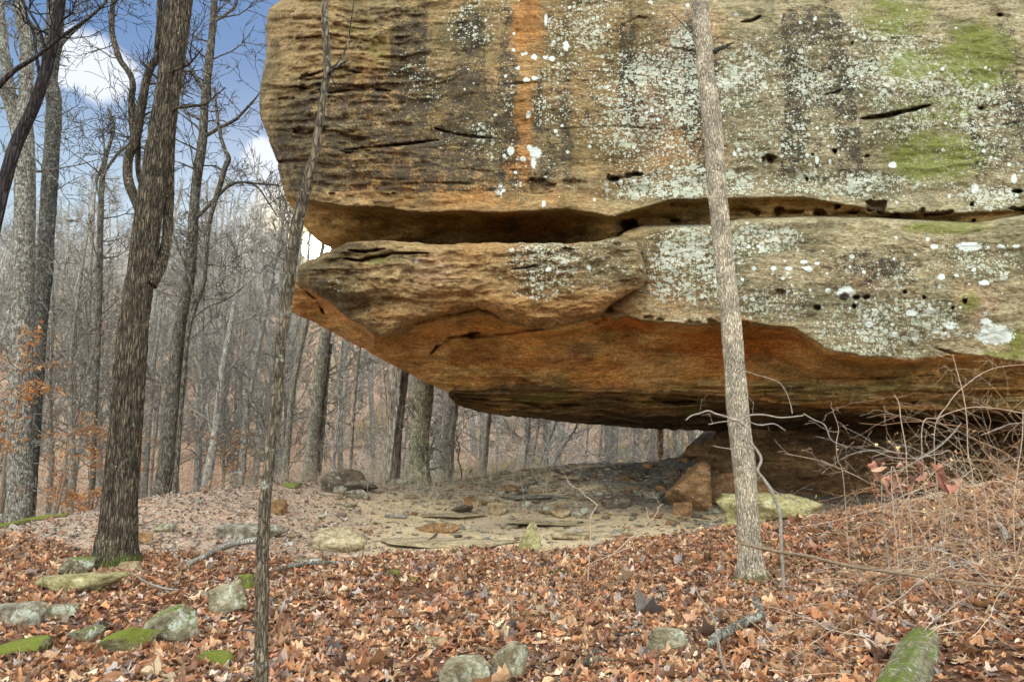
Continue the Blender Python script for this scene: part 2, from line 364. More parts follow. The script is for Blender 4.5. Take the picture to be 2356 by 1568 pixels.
hillc = lerp(hillc, col(.13, .13, .12), .8 * sst(.2, .34, fbm(GX * .13, GY * .3, 0, 4, 49)))
tint = lerp(tint, hillc, 1. - sst(-1, .5, crest(GX) + 1.5 - GY))
litter = np.clip(full * .6 + .75 * (1 - near) + .5 * near * (1 - dirt), 0, 1)
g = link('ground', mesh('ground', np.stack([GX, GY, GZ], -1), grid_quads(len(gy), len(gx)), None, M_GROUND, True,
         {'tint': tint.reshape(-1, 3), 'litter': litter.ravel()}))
tag(g, 'leaf strewn forest floor with a bare dirt trail and wooded slope', kind='structure')
# ------------------------------------------------------------------ the cliff
def blobs(px, py, L):
    m = np.zeros_like(px)
    for b in L:
        x, y, rx, ry = b[:4]; k = b[4] if len(b) > 4 else 1.
        m = np.maximum(m, k * sst(1.35, .35, np.sqrt(((px - x) / rx) ** 2 + ((py - y) / ry) ** 2)))
    return m
WHITE = [(1175, 347, 10, 11), (1232, 351, 16, 17), (1203, 366, 8, 8), (1219, 340, 8, 8), (1228, 375, 9, 15, .8), (1216, 264, 7, 10), (1211, 184, 9, 7), (1230, 180, 8, 6), (1229, 131, 9, 8), (1254, 132, 7, 5), (1202, 125, 5, 4), (1210, 123, 5, 4),
         (1270, 135, 7, 8), (1302, 105, 10, 18, .7), (1256, 45, 5, 18, .8), (2290, 770, 52, 28), (1947, 672, 26, 17), (1905, 668, 9, 7), (2230, 567, 34, 12), (2265, 650, 15, 7), (2166, 637, 10, 9), (2096, 720, 16, 10), (2140, 714, 12, 8), (2150, 567, 11, 8), (1815, 617, 10, 6),
         (1780, 616, 8, 7), (1860, 618, 11, 8), (1735, 618, 7, 6), (1850, 602, 10, 6), (1960, 590, 8, 6), (2135, 550, 6, 6), (2185, 748, 20, 15, .7), (2060, 770, 12, 7), (2240, 620, 6, 6), (2243, 432, 12, 18, .7), (2054, 380, 12, 9), (2333, 412, 8, 14), (1880, 367, 6, 9), (1910, 372, 4, 8),
         (2268, 740, 18, 12, .8), (2338, 566, 10, 5), (2303, 566, 12, 5), (958, 601, 6, 5), (1880, 375, 4, 4), (1880, 606, 8, 5), (1545, 383, 5, 5), (1500, 255, 5, 5), (1694, 33, 8, 5), (1497, 5, 7, 5), (1262, 620, 8, 7), (1355, 615, 6, 8), (2000, 745, 14, 9, .7), (1460, 415, 6, 6), (1251, 470, 6, 12, .8), (1150, 437, 16, 22, .6), (1745, 566, 5, 5), (1690, 354, 6, 6), (1700, 345, 6, 6)]
rr_ = random.Random(3)
for _ in range(170):
    x = rr_.uniform(1060, 2356); y = rr_.uniform(0, 470) if rr_.random() < .65 else rr_.uniform(540, 790)
    if y > 480 and x < 1680: x = rr_.uniform(1680, 2350)
    r_ = rr_.uniform(2.5, 6.5); WHITE.append((x, y, r_, r_, rr_.uniform(.6, 1)))
DARKB = [(1700, 200, 700, 260, .34), (2000, 620, 500, 90, .4), (2300, 300, 80, 140, .5), (1870, 60, 90, 60, .8), (1900, 190, 90, 90, .75), (1840, 220, 60, 60, .6), (1100, 270, 170, 70, .8), (930, 300, 120, 60, .7), (1000, 380, 60, 80, .9), (880, 240, 180, 60, .6), (1330, 250, 120, 60, .5), (1450, 250, 70, 50, .5), (2000, 610, 170, 50, .75),
         (1180, 280, 60, 120, .5), (840, 60, 110, 80, .5), (1090, 90, 60, 60, .35), (1050, 170, 50, 60, .3), (1780, 130, 60, 90, .35), (2150, 700, 60, 40, .4), (1050, 350, 160, 60, .45), (930, 400, 60, 70, .7), (1290, 330, 60, 60, .4)]
MOSSB = [(2150, 360, 170, 85, .95), (2060, 40, 130, 70, .85), (2250, 130, 130, 120, .95), (2110, 150, 120, 55, .9), (2160, 250, 150, 60, .7), (2000, 20, 90, 40, .5), (830, 60, 70, 40, .6), (770, 50, 60, 40, .5), (870, 110, 40, 60, .7), (2000, 535, 120, 28, .6), (2180, 525, 150, 22, .9), (2230, 695, 35, 40, .9),
         (2340, 795, 40, 50, 1.), (1970, 320, 60, 40, .4), (2320, 250, 60, 120, .4), (930, 70, 60, 60, .4), (1340, 50, 80, 40, .3), (1700, 130, 20, 40, .5), (2300, 815, 60, 14, 1.), (880, 215, 100, 50, .35), (1870, 640, 80, 30, .3), (2050, 220, 100, 40, .4), (1440, 480, 80, 18, .2), (1250, 500, 120, 20, .25)]
LICHB = [(1250, 180, 140, 160, .6), (1120, 60, 140, 90, .5), (1500, 210, 280, 230, .5), (1800, 250, 250, 230, .5), (2100, 230, 280, 240, .5), (1580, 150, 70, 120, .72), (1750, 330, 120, 70, .65), (2000, 180, 90, 80, .65), (1350, 60, 160, 90, .6), (1240, 370, 90, 100, .45), (1600, 420, 180, 50, .75), (1900, 420, 260, 45, .66), (1130, 330, 120, 60, .4), (1000, 150, 130, 120, .35),
         (2280, 460, 100, 40, .6), (1600, 610, 150, 130, .68), (1800, 700, 140, 60, .62), (1750, 550, 140, 40, .7), (2050, 740, 240, 70, .66), (2000, 640, 200, 60, .4), (2280, 600, 120, 60, .5), (1980, 805, 180, 22, .6), (1270, 430, 100, 40, .35), (1460, 430, 120, 40, .6), (950, 250, 260, 200, .14),
         (730, 60, 90, 60, .2), (800, 420, 160, 60, .1), (1250, 620, 110, 110, .62), (1400, 600, 90, 80, .45), (1000, 620, 130, 60, .22), (1180, 640, 160, 80, .3), (1750, 800, 100, 30, .3), (800, 640, 90, 50, .25), (2120, 850, 160, 12, .25)]
ORB = [(1214, 40, 34, 150, .95), (1208, 250, 24, 130, .9), (1190, 400, 34, 90, .9), (1222, 90, 40, 60, .6), (1205, 300, 20, 190, .6), (1190, 430, 40, 60, .6), (1000, 440, 330, 45, .55), (820, 350, 150, 60, .35), (850, 200, 60, 60, .3), (1640, 90, 40, 60, .35), (1560, 340, 60, 60, .45), (1640, 330, 50, 30, .4), (1570, 30, 40, 30, .2), (1450, 400, 60, 40, .3),
       (1000, 700, 300, 60, .35), (1150, 590, 160, 90, .35), (1400, 690, 120, 40, .3), (1620, 690, 120, 50, .3), (1520, 650, 60, 60, .3), (1700, 700, 40, 40, .3), (900, 430, 180, 50, .4), (950, 520, 240, 40, .05)]
def facetint(px, py, W):
    X, Y, Z = W[..., 0], W[..., 1], W[..., 2]
    t = np.broadcast_to(col(.37, .31, .19), px.shape + (3,)).copy()
    t = lerp(t, col(.30, .285, .20), .8 * sst(-.1, .3, fbm(X * .5, 2, Z * .8, 4, 63)))
    t = lerp(t, col(.42, .44, .36), .85 * sst(1400, 1750, px + 80 * fbm(X * .6, 0, Z * .6, 3, 60)))
    t = lerp(t, col(.47, .38, .32), .6 * blobs(px, py, [(1560, 130, 80, 120), (1500, 250, 70, 130), (990, 620, 50, 50), (2000, 650, 60, 40), (2250, 700, 60, 50)]))
    t = lerp(t, col(.50, .28, .11), .88 * np.clip(blobs(px + 14 * fbm(X * 1.5, 0, Z * 1.2, 4, 66), py, ORB) * (1 + 1.3 * fbm(X * 2.5, 0, Z * 2.5, 5, 61)), 0, 1))
    return t
def masks(px, py, W, under=None):
    X, Z = W[..., 0], W[..., 2]
    lich = np.clip(blobs(px, py, LICHB) + .16 * sst(1200, 1500, px) + .34 * fbm(X * .9, 0, Z * .9, 5, 62), 0, .78)
    moss = blobs(px, py, MOSSB); white = blobs(px, py, WHITE); dk = blobs(px, py, DARKB)
    streak = blobs(px + 14 * fbm(X * 1.5, 0, Z * 1.2, 4, 66), py, [(1214, 40, 34, 160), (1208, 250, 20, 150, .8)])
    st_ = fbm(X * 2.2, 1, Z * .22, 4, 64); stn = sst(.0, .3, st_) * sst(-40, 60, py) * sst(470, 380, py)
    dk = np.maximum(dk, (.35 + .45 * sst(-.2, .2, fbm(X * .5, 3, Z * .9, 4, 65))) * sst(1480, 1000, px) * sst(120, 200, py) * (py < 440))
    dk = np.clip(np.maximum(dk, .32 * sst(1350, 900, px) * (py < 470)) + .55 * stn * sst(780, 950, px), 0, .85) * (1 - .9 * streak)
    lich = lich * (1 - .85 * streak)
    if under is not None:
        lich = lich * (1 - under); moss = moss * (1 - .7 * under); white = white * (1 - under); dk = dk * (1 - under)
    return lich, moss, white, dk
def groove(px, py, lines):
    g = np.zeros_like(px)
    for L, w, d in lines:
        L = np.array(L, float); best = np.full(px.shape, 1e9)
        for i in range(len(L) - 1):
            a, b = L[i], L[i + 1]; ab = b - a; t = np.clip(((px - a[0]) * ab[0] + (py - a[1]) * ab[1]) / (ab @ ab), 0, 1)
            ww = 1 - .75 * np.abs(2 * (t + i) / (len(L) - 1) - 1) ** 3
            best = np.minimum(best, np.hypot(px - a[0] - t * ab[0], py - a[1] - t * ab[1]) / ww)
        g = np.maximum(g, d * sst(w, w * .25, best + 1.2 * vnoise(px * .12, py * .12, 0, 70)))
    return g * np.clip(.72 + 1.3 * fbm(px * .022, py * .06, 0, 4, 71), .12, 1)
def relief(px, py, W, amt_l=.10, amt_r=.05):
    X, Z = W[..., 0], W[..., 2]; wx = X + .5 * fbm(X * .5, 0, Z * .5, 3, 80); wz = Z + .25 * fbm(X * .45, 1, Z * .7, 3, 81) - .05 * X
    amt = amt_r + (amt_l - amt_r) * sst(1150, 750, px)
    st = 1 - np.abs(fbm(wx * .35, 0, wz * 3.2, 4, 82)) * 3; st2 = 1 - np.abs(fbm(wx * 2.4, 0, wz * 7, 3, 83)) * 3
    cell = np.abs(fbm(wx * 2.4, 0, wz * 5, 3, 84))
    return -(amt * .9 * np.clip(st, -1, 1) + amt * .35 * np.clip(st2, -1, 1) - amt * 1.6 * cell) + .22 * fbm(X * .4, 0, Z * .6, 3, 85) + .02 * fbm(X * 9, 0, Z * 12, 3, 86)
def solid(name, PX, PY, D, tint, mask, dark, parent, offs=(1.0, 6.0, 2.4), mat=None):
    r, c = PX.shape; W = P(PX, PY, D)
    B = W + np.array(offs); 
    v = np.concatenate([W.reshape(-1, 3), B[::4, ::4].reshape(-1, 3)])
    # closing: back sheet is coarser, joined by a rim built from the full-resolution border
    fq = grid_quads(r, c)[:, ::-1] if False else grid_quads(r, c)
    bi = np.concatenate([np.arange(c), np.arange(1, r) * c + c - 1, (r - 1) * c + np.arange(c - 2, -1, -1), np.arange(r - 2, 0, -1) * c])
    bw = W.reshape(-1, 3)[bi]; n0 = r * c
    rim = np.concatenate([bw + np.array(offs) * k for k in (.2, .45, 1.)]); nb = len(bi)
    bq = grid_quads(r, c)[:, ::-1]
    allv = np.concatenate([W.reshape(-1, 3), rim, bw.mean(0)[None] + np.array(offs)])
    idx = [bi] + [n0 + k * nb + np.arange(nb) for k in range(3)]
    rq = []
    for a, b in zip(idx[:-1], idx[1:]):
        rq.append(np.stack([a, b, np.roll(b, -1), np.roll(a, -1)], -1))
    tr = np.stack([idx[-1], np.full(nb, len(allv) - 1), np.roll(idx[-1], -1)], -1)
    def ext(a):
        a = a.reshape(n0, -1); e = a[bi]; return np.concatenate([a, e, e, e, a[:1] * 0 + a.mean(0)])
    m = mesh(name, allv, np.concatenate([fq] + rq), tr, mat or M_CLIFF, True,
             {'tint': ext(tint), 'mask': ext(np.stack([mask[0], mask[1], mask[2]], -1)), 'dark': ext(dark).ravel()})
    return link(name, m, parent)
cliff = empty('sandstone_cliff', (4, 13, 0)); 
tag(cliff, 'huge overhanging sandstone rock arch streaked with lichen, moss and orange stains', 'rock arch')
CL = np.array([4, 13, 0.])
_link = link
def link(name, m, parent=None, loc=(0, 0, 0)):
    o = _link(name, m, parent, loc)
    if parent is cliff: o.location = [-4, -13, 0]
    return o
# --- upper block: rows follow its left outline
XL = [(-500, 780), (-250, 720), (-60, 668), (0, 646), (20, 620), (60, 611), (110, 613), (160, 606), (210, 599), (262, 598), (300, 609), (345, 625), (376, 641), (385, 640), (412, 645), (460, 660), (495, 682), (520, 700), (545, 722), (560, 742), (575, 775), (620, 900)]
YA = [(598, 440), (680, 452), (707, 457), (795, 473), (883, 475), (971, 487), (1059, 482), (1147, 488), (1235, 484), (1301, 479), (1367, 490), (1411, 500), (1470, 478), (1538, 462), (1626, 457), (1744, 454), (1846, 452), (1949, 470), (2052, 490), (2200, 490), (2356, 482), (3100, 482)]
YBK = [(598, 575), (1400, 575), (1436, 522), (1500, 520), (1640, 517), (1700, 503), (1780, 505), (1850, 496), (2000, 498), (2100, 503), (2250, 510), (2356, 492), (3100, 492)]
RDEP = [(598, 2.3), (1300, 2.3), (1420, 1.3), (1640, .7), (1800, .5), (2100, .3), (2300, .15), (3100, .15)]
yy = np.concatenate([np.linspace(-500, -20, 40, endpoint=False), np.linspace(-20, 600, 236)])
uu = np.concatenate([np.linspace(0, 1, 620), 1 + np.linspace(.03, 1, 30) * .42])
xl = ip(yy, XL) + 4 * fbm(yy * .03, 0, 0, 4, 90) + 2.5 * fbm(yy * .12, 0, 0, 3, 91)
PX = xl[:, None] + uu[None] * (2420 - xl[:, None]); PY = np.repeat(yy[:, None], len(uu), 1)
W0 = P(PX, PY, 13.)
ya = ip(PX, YA) + 4 * fbm(W0[..., 0] * 1.2, 0, 0, 4, 92); yb = ip(PX, YBK)
e = np.clip((PX - xl[:, None]) / 150, 0, 1)
D = 13.1 - .35 * sst(1200, 2300, PX) + .25 * sst(300, -300, PY) + 1.5 * (1 - np.sqrt(1 - (1 - e) ** 2 * .999))
D += .5 * sst(380, 470, PY) * sst(700, 640, PX)
bulge = relief(PX, PY, W0, .10, .022)
tt = np.clip((PY - ya) / np.maximum(yb - ya, 6), 0, 1.35)
inrec = sst(-.02, .12, tt)
D = D + ip(PX, RDEP) * (tt * .75 + .25 * sst(0, .15, tt)) + bulge * (1 - .6 * inrec)
D += .22 * sst(ya - 40, ya, PY) * (1 - inrec) * (-.5)
D += groove(PX, PY, [([(790, 345), (880, 338), (960, 328), (1010, 322)], 5, .22), ([(725, 368), (640, 372)], 6, .3), ([(730, 300), (700, 310), (650, 300)], 4, .12), ([(600, 210), (680, 200), (760, 212)], 4, .12),
    ([(1100, 196), (1250, 190), (1350, 186)], 3, .06), ([(780, 345), (800, 352), (860, 345)], 4, .1), ([(1000, 296), (1060, 312), (1150, 320)], 4, .14), ([(1980, 274), (2030, 268), (2080, 258), (2140, 242)], 7, .35),
    ([(2052, 88), (2100, 90), (2130, 82)], 3, .08), ([(1705, 52), (1730, 48), (1750, 38)], 5, .18), ([(1895, 218), (1920, 214), (1940, 205)], 4, .12), ([(740, 215), (850, 205), (900, 210)], 5, .14), ([(690, 180), (760, 160), (830, 168)], 5, .15), ([(680, 90), (760, 80), (850, 95)], 4, .1),
    ([(1200, 440), (1240, 447), (1275, 440)], 4, .06), ([(1400, 412), (1430, 408), (1480, 398)], 5, .16), ([(1050, 388), (1120, 394), (1230, 392)], 3, .06), ([(1430, 60), (1470, 40), (1500, 45)], 4, .08), ([(1500, 100), (1600, 120), (1700, 110)], 3, .05),
    ([(1250, 300), (1400, 290), (1560, 300)], 3, .05), ([(850, 430), (1000, 420), (1100, 424)], 3, .06), ([(2150, 300), (2300, 290), (2400, 270)], 3, .05), ([(720, 420), (820, 410), (930, 415)], 4, .08)])
def pits(px, py, L):
    g = np.zeros_like(px)
    for x, y, rx, ry, d in L:
        q = (((px - x) / rx) ** 2 + ((py - y) / ry) ** 2) * (1 + .7 * vnoise(px * .09, py * .11, x)); d = d * .7; g = np.maximum(g, d * np.sqrt(np.clip(1 - q, 0, 1)) ** .7)
    return g
PITL = [(1240, 427, 30, 17, .22), (1412, 413, 12, 9, .3), (1445, 405, 8, 5, .2), (1465, 402, 12, 5, .25), (1855, 411, 5, 5, .3), (1775, 363, 16, 8, .28), (1770, 366, 6, 8, .4), (1919, 350, 5, 5, .35), (1870, 356, 4, 4, .2), (2010, 474, 22, 14, .5), (1928, 475, 7, 6, .4), (1792, 486, 18, 12, .5),
        (1450, 515, 18, 13, .7), (1553, 508, 8, 7, .4), (1425, 512, 10, 8, .4), (2118, 486, 10, 6, .3), (2242, 510, 6, 6, .25), (2340, 440, 14, 5, .3), (2350, 481, 26, 5, .4), (2062, 492, 8, 5, .3), (2235, 470, 8, 6, .3), (1962, 100, 5, 4, .2), (2300, 35, 8, 4, .2), (2260, 250, 6, 4, .2), (1650, 362, 5, 4, .2), (1995, 358, 5, 4, .2),
        (1740, 487, 14, 8, .35), (1830, 488, 16, 6, .35), (1885, 490, 22, 7, .45), (1965, 488, 18, 6, .4), (2150, 492, 22, 5, .35), (2180, 488, 14, 5, .3), (700, 205, 12, 10, .2), (660, 232, 14, 9, .2), (705, 180, 20, 10, .2), (690, 300, 18, 8, .15), (1700, 480, 18, 8, .3), (1318, 420, 16, 8, .15), (765, 447, 10, 5, .2), (905, 446, 6, 4, .15)]
D += pits(PX + 3 * vnoise(PX * .06, PY * .06, 0, 95), PY, PITL)
D += (.15 * fbm(W0[..., 0] * 1.5, 0, W0[..., 2] * 6, 4, 96)) * inrec
W = P(PX, PY, D)
t = facetint(PX, PY, W)
under = sst(0, .08, tt)
rc = lerp(col(.60, .49, .25) + 0 * t, col(.38, .21, .07), blobs(PX, PY, [(1220, 510, 130, 45), (1000, 500, 60, 20, .5)])); rc = lerp(rc, col(.24, .21, .11), sst(.05, .4, fbm(W[..., 0] * 1.3, 0, W[..., 2] * 5 + D, 4, 97)) * .7)
t = lerp(t, rc, under)
lich, moss, white, dk = masks(PX, PY, W, under)
o = solid('upper_block', PX, PY, D, t, (lich, moss, white), dk, cliff, (2.5, 7, 1.5))
# --- middle ledge
MT = [(683, 640), (684, 615), (690, 610), (707, 600), (735, 588), (764, 574), (800, 558), (840, 554), (927, 555), (993, 562), (1100, 559), (1235, 559), (1301, 560), (1367, 556), (1411, 545), (1464, 556), (1480, 600), (1491, 645)]
MBt = [(683, 641), (690, 655), (720, 668), (742, 683), (795, 725), (861, 768), (892, 772), (927, 754), (949, 737), (993, 728), (1037, 719), (1081, 707), (1120, 712), (1160, 735), (1213, 750), (1257, 757), (1301, 745), (1345, 732), (1367, 724), (1411, 697), (1477, 658), (1491, 648)]
xx = np.linspace(683, 1491, 330); ss = np.linspace(0, 1, 110)
yt = ip(xx, MT) + 2.5 * fbm(xx * .05, 0, 0, 3, 100) * sst(683, 720, xx); ybm = ip(xx, MBt) + 3.5 * fbm(xx * .06, 0, 0, 3, 101)
PX = np.repeat(xx[None], len(ss), 0); PY = yt[None] + ss[:, None] * (ybm - yt)[None]; W0 = P(PX, PY, 13.)
ex = np.clip(np.minimum((PX - 683) / 90, (1491 - PX) / 40), 0, 1); et = np.clip((PY - yt) / 22, 0, 1); eb = np.clip((ybm - PY) / 55, 0, 1)
rd = lambda e: 1 - np.sqrt(1 - (1 - e) ** 2 * .999)
D = 12.5 - .1 * sst(900, 1400, PX) + 1.1 * rd(np.clip((PX - 683) / 120, 0, 1)) + .35 * rd(np.clip((1491 - PX) / 45, 0, 1)) + .35 * rd(et) + .55 * rd(eb) + relief(PX, PY, W0, .06, .05)
D += .18 * sst(655, 690, PY + .05 * (PX - 1000) + 8 * vnoise(PX * .03, 0, 0, 102)) * sst(1200, 1000, PX) + .16 * fbm(W0[..., 0] * 1.8, 0, W0[..., 2] * 3, 4, 103) + .10 * np.abs(fbm(W0[..., 0] * 2.5, 4, W0[..., 2] * 4, 3, 105))
D += groove(PX, PY, [([(800, 575), (840, 580), (885, 572)], 5, .25), ([(790, 594), (830, 600), (880, 590), (905, 583), (985, 582)], 6, .3), ([(740, 585), (800, 582)], 4, .15), ([(1175, 620), (1210, 616), (1235, 610)], 4, .2)])
D += pits(PX, PY, [(1302, 577, 15, 7, .3), (930, 650, 25, 10, .08), (800, 640, 30, 12, .1), (1010, 660, 20, 8, .08)])
W = P(PX, PY, D); t = facetint(PX, PY, W)
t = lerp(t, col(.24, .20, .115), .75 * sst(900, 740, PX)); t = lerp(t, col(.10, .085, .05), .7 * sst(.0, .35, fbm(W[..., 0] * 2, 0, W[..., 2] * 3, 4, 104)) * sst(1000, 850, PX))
t = lerp(t, col(.46, .27, .11), .55 * sst(640, 720, PY) * sst(950, 1100, PX))
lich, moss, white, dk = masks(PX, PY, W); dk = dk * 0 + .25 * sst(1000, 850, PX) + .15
lich = np.maximum(lich, .3 * blobs(PX, PY, [(1450, 620, 60, 60)])) * sst(735, 690, PY); moss = np.maximum(moss, blobs(PX, PY, [(860, 600, 60, 14, .7), (800, 600, 40, 30, .5), (850, 575, 30, 10, .5)]))
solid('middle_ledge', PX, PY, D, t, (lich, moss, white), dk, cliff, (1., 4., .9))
# --- lower block with the rust coloured underside
LT = [(661, 690), (668, 652), (676, 640), (700, 640), (800, 690), (1000, 690), (1200, 650), (1400, 560), (1436, 535), (1470, 523), (1640, 519), (1700, 505), (1850, 499), (2000, 500), (2100, 505), (2250, 513), (2356, 494), (3100, 494)]
LBt = [(661, 700), (664, 713), (690, 727), (730, 745), (770, 765), (800, 785), (840, 803), (880, 826), (920, 848), (960, 870), (1000, 890), (1030, 902), (1045, 906), (1200, 906), (1500, 905), (1700, 912), (1850, 935), (2000, 944), (2200, 948), (2356, 948), (3100, 950)]
LIP = [(661, 655), (742, 683), (861, 770), (1000, 740), (1100, 715), (1213, 752), (1257, 758), (1345, 735), (1400, 724), (1415, 735), (1440, 722), (1480, 733), (1560, 740), (1640, 745), (1700, 742), (1760, 745), (1830, 752), (1900, 800), (1980, 815), (2100, 822), (2200, 808), (2356, 830), (3100, 840)]
xx = np.concatenate([np.linspace(661, 700, 20, endpoint=False), np.linspace(700, 2420, 640), np.linspace(2420, 3100, 25)[1:]]); ss = np.linspace(0, 1, 190)
yt = ip(xx, LT); ybm = ip(xx, LBt) + 3 * fbm(xx * .05, 0, 0, 4, 110) * sst(661, 690, xx)
lip = ip(xx, LIP) + 5 * fbm(xx * .025, 0, 0, 4, 111) * sst(1380, 1450, xx)
PX = np.repeat(xx[None], len(ss), 0); PY = yt[None] + ss[:, None] * (ybm - yt)[None]; W0 = P(PX, PY, 13.); LIPg = np.repeat(lip[None], len(ss), 0)
bd = ip(PX, [(661, .5), (800, 1.4), (1030, 3.1), (1600, 3.6), (1850, 3.2), (2100, 2.4), (2356, 1.9), (3100, 1.9)])
face = ip(PX, [(661, 13.9), (740, 13.8), (1000, 13.7), (1400, 13.5), (1490, 12.95), (2300, 12.5), (3100, 12.5)])
tt = np.clip((PY - LIPg) / np.maximum(ybm[None] - LIPg, 20), 0, 1)
und = sst(0, .05, tt)
D = face + bd * (tt * .8 + .2 * sst(0, .22, tt)) + relief(PX, PY, W0, .04, .022) * (1 - .5 * und)
D += .35 * und * sst(1380, 1450, PX) * sst(1900, 1750, PX) * (1 - .5 * tt)
D += .55 * rd(np.clip((PX - 661) / 40, 0, 1)) + .25 * rd(np.clip((PY - yt[None]) / 12, 0, 1)) * (PX > 1450)
D += .35 * rd(np.clip((ybm[None] - PY) / 20, 0, 1)) * (PX < 1060)
D += (.16 * fbm(W0[..., 0] * 1.1, 0, W0[..., 2] * 5, 5, 112) + .16 * np.abs(fbm(W0[..., 0] * .5, 5, W0[..., 2] * 4, 4, 117))) * und
sl = (PY - 880) / 70
D += sst(868, 885, PY + .02 * (1800 - PX)) * sst(1350, 1700, PX) * -.2 * np.abs(fbm(W0[..., 0] * .8, 0, W0[..., 2] * 9, 4, 113)) * 3
D += groove(PX, PY, [([(668, 640), (700, 665), (730, 690), (742, 715), (745, 722)], 5, .3), ([(665, 690), (690, 675), (705, 668)], 4, .15), ([(990, 815), (1010, 790), (1040, 775), (1080, 770)], 7, .3), ([(1040, 772), (1120, 770), (1200, 760), (1250, 757)], 8, .35), ([(1075, 772), (1105, 765)], 13, .5),
    ([(1350, 880), (1380, 881)], 3, .2), ([(1620, 895), (1750, 890), (1850, 893)], 3, .15), ([(1700, 905), (1800, 900), (1950, 908)], 3, .18), ([(1880, 870), (2000, 872), (2150, 862)], 4, .15), ([(2150, 800), (2200, 815), (2250, 822)], 4, .15), ([(1900, 920), (2000, 925), (2200, 922), (2350, 925)], 3, .2), ([(940, 830), (1000, 850), (1100, 856)], 3, .08)])
D += pits(PX, PY, [(1385, 727, 14, 6, .25), (1400, 712, 10, 6, .25), (1372, 738, 10, 8, .3), (1410, 735, 8, 6, .2), (1640, 742, 12, 6, .3), (1670, 748, 12, 6, .3), (1710, 744, 14, 7, .3), (1735, 748, 8, 5, .2), (1490, 730, 10, 6, .2), (1520, 736, 9, 5, .2), (1585, 742, 9, 5, .2), (1605, 745, 8, 5, .2),
    (1880, 707, 8, 6, .3), (1940, 683, 10, 8, .3), (1968, 684, 6, 5, .3), (1993, 684, 6, 5, .3), (1965, 706, 5, 4, .3), (2082, 672, 5, 5, .3), (2127, 684, 4, 4, .3), (2220, 692, 6, 6, .3), (2192, 708, 5, 5, .3), (1795, 670, 12, 6, .2), (1690, 490, 20, 6, .2)])
W = P(PX, PY, D); t = facetint(PX, PY, W)
oc = np.broadcast_to(col(.80, .50, .21), t.shape)
oc = lerp(oc, col(.50, .28, .12), .8 * sst(.0, .3, fbm(W[..., 0] * .9, W[..., 1] * 1.6, 0, 5, 114)))
oc = lerp(oc, col(.80, .62, .33), .85 * sst(.0, .35, fbm(W[..., 0] * 1.1 + 5, W[..., 1] * 2.6, 0, 5, 115) + .12 * sst(1300, 1500, PX)))
oc = lerp(oc, col(.50, .36, .27), .8 * blobs(PX, PY, [(1340, 800, 40, 16), (1000, 790, 30, 10, .6), (1300, 830, 60, 20, .4), (1060, 745, 40, 12, .6)]))
oc = lerp(oc, col(.58, .21, .035), .8 * blobs(PX, PY, [(1680, 790, 160, 50), (1450, 745, 90, 20)]))
oc = lerp(oc, col(.36, .26, .12), .6 * sst(1750, 1900, PX) * sst(800, 850, PY))
grn = sst(-.15, .2, fbm(W[..., 0] * .8, 0, PY * .03, 4, 116)) * blobs(PX, PY, [(1900, 888, 320, 18), (1550, 882, 160, 10, .7), (1760, 905, 160, 8, .5), (2200, 925, 300, 12, .8), (1970, 915, 120, 10, .7), (2250, 860, 120, 25, .4)])
oc = lerp(oc, col(.50, .52, .30), .85 * grn)
t = lerp(t, oc, und)
# left rust coloured tail
tail = sst(1050, 950, PX); t = lerp(t, col(.56, .36, .17), tail * .7)
ol = blobs(PX, PY, [(1780, 770, 60, 30, .6), (1700, 740, 60, 14, .5)]); t = lerp(t, col(.52, .27, .09), ol * (1 - und))
lich, moss, white, dk = masks(PX, PY, W, und); dk = dk + .18 * und * sst(880, 930, PY)
solid('lower_block', PX, PY, D, t, (lich, moss, white), dk, cliff, (2., 6.5, 2.6))
# --- dark bedded ledges along the bottom of the span
KT = [(1032, 903), (1045, 898), (1200, 893), (1400, 893), (1600, 897), (1850, 915), (2100, 930), (2356, 935), (3100, 940)]
KB = [(1032, 912), (1045, 926), (1070, 936), (1100, 947), (1150, 955), (1200, 959), (1300, 970), (1400, 979), (1500, 986), (1600, 990), (1660, 992), (1800, 995), (2000, 985), (2200, 970), (2356, 968), (3100, 968)]
xx = np.concatenate([np.linspace(1032, 2420, 560), np.linspace(2420, 3100, 25)[1:]]); ss = np.linspace(0, 1, 80)
yt = ip(xx, KT); ybm = ip(xx, KB) + 3.5 * fbm(xx * .06, 0, 0, 4, 120)
PX = np.repeat(xx[None], len(ss), 0); PY = yt[None] + ss[:, None] * (ybm - yt)[None]
D0 = ip(PX, [(1032, 16.3), (1400, 16.4), (1650, 16.2), (1900, 15.4), (2200, 14.4), (3100, 14)]) + ss[:, None] * ip(PX, [(1032, 1.2), (1400, 3.6), (1700, 4.2), (2000, 3.6), (3100, 3.4)])
stp = ss[:, None] * 6 + 1.3 * fbm(PX * .006, 0, PY * .01, 4, 121); saw = stp - np.floor(stp)
D = D0 - .38 * saw ** 2 + .30 * np.abs(fbm(PX * .012, 0, PY * .08, 5, 122)) + .12 * fbm(PX * .03, 0, PY * .12, 4, 123)
D += .3 * rd(np.clip((PX - 1032) / 20, 0, 1)) + .3 * rd(np.clip((PY - yt[None]) / 6, 0, 1)) + groove(PX, PY, [([(1500, 915), (1560, 925), (1600, 922)], 9, .5), ([(1180, 915), (1250, 935), (1330, 930)], 8, .4), ([(1640, 945), (1720, 950), (1800, 940)], 8, .5)])
W = P(PX, PY, D)
t = lerp(np.broadcast_to(col(.32, .24, .13), PX.shape + (3,)), col(.52, .38, .20), sst(.1, .35, fbm(PX * .012, 0, PY * .07, 4, 124)))
t = lerp(t, col(.06, .045, .03), sst(940, 975, PY + .0 * PX) * .8)
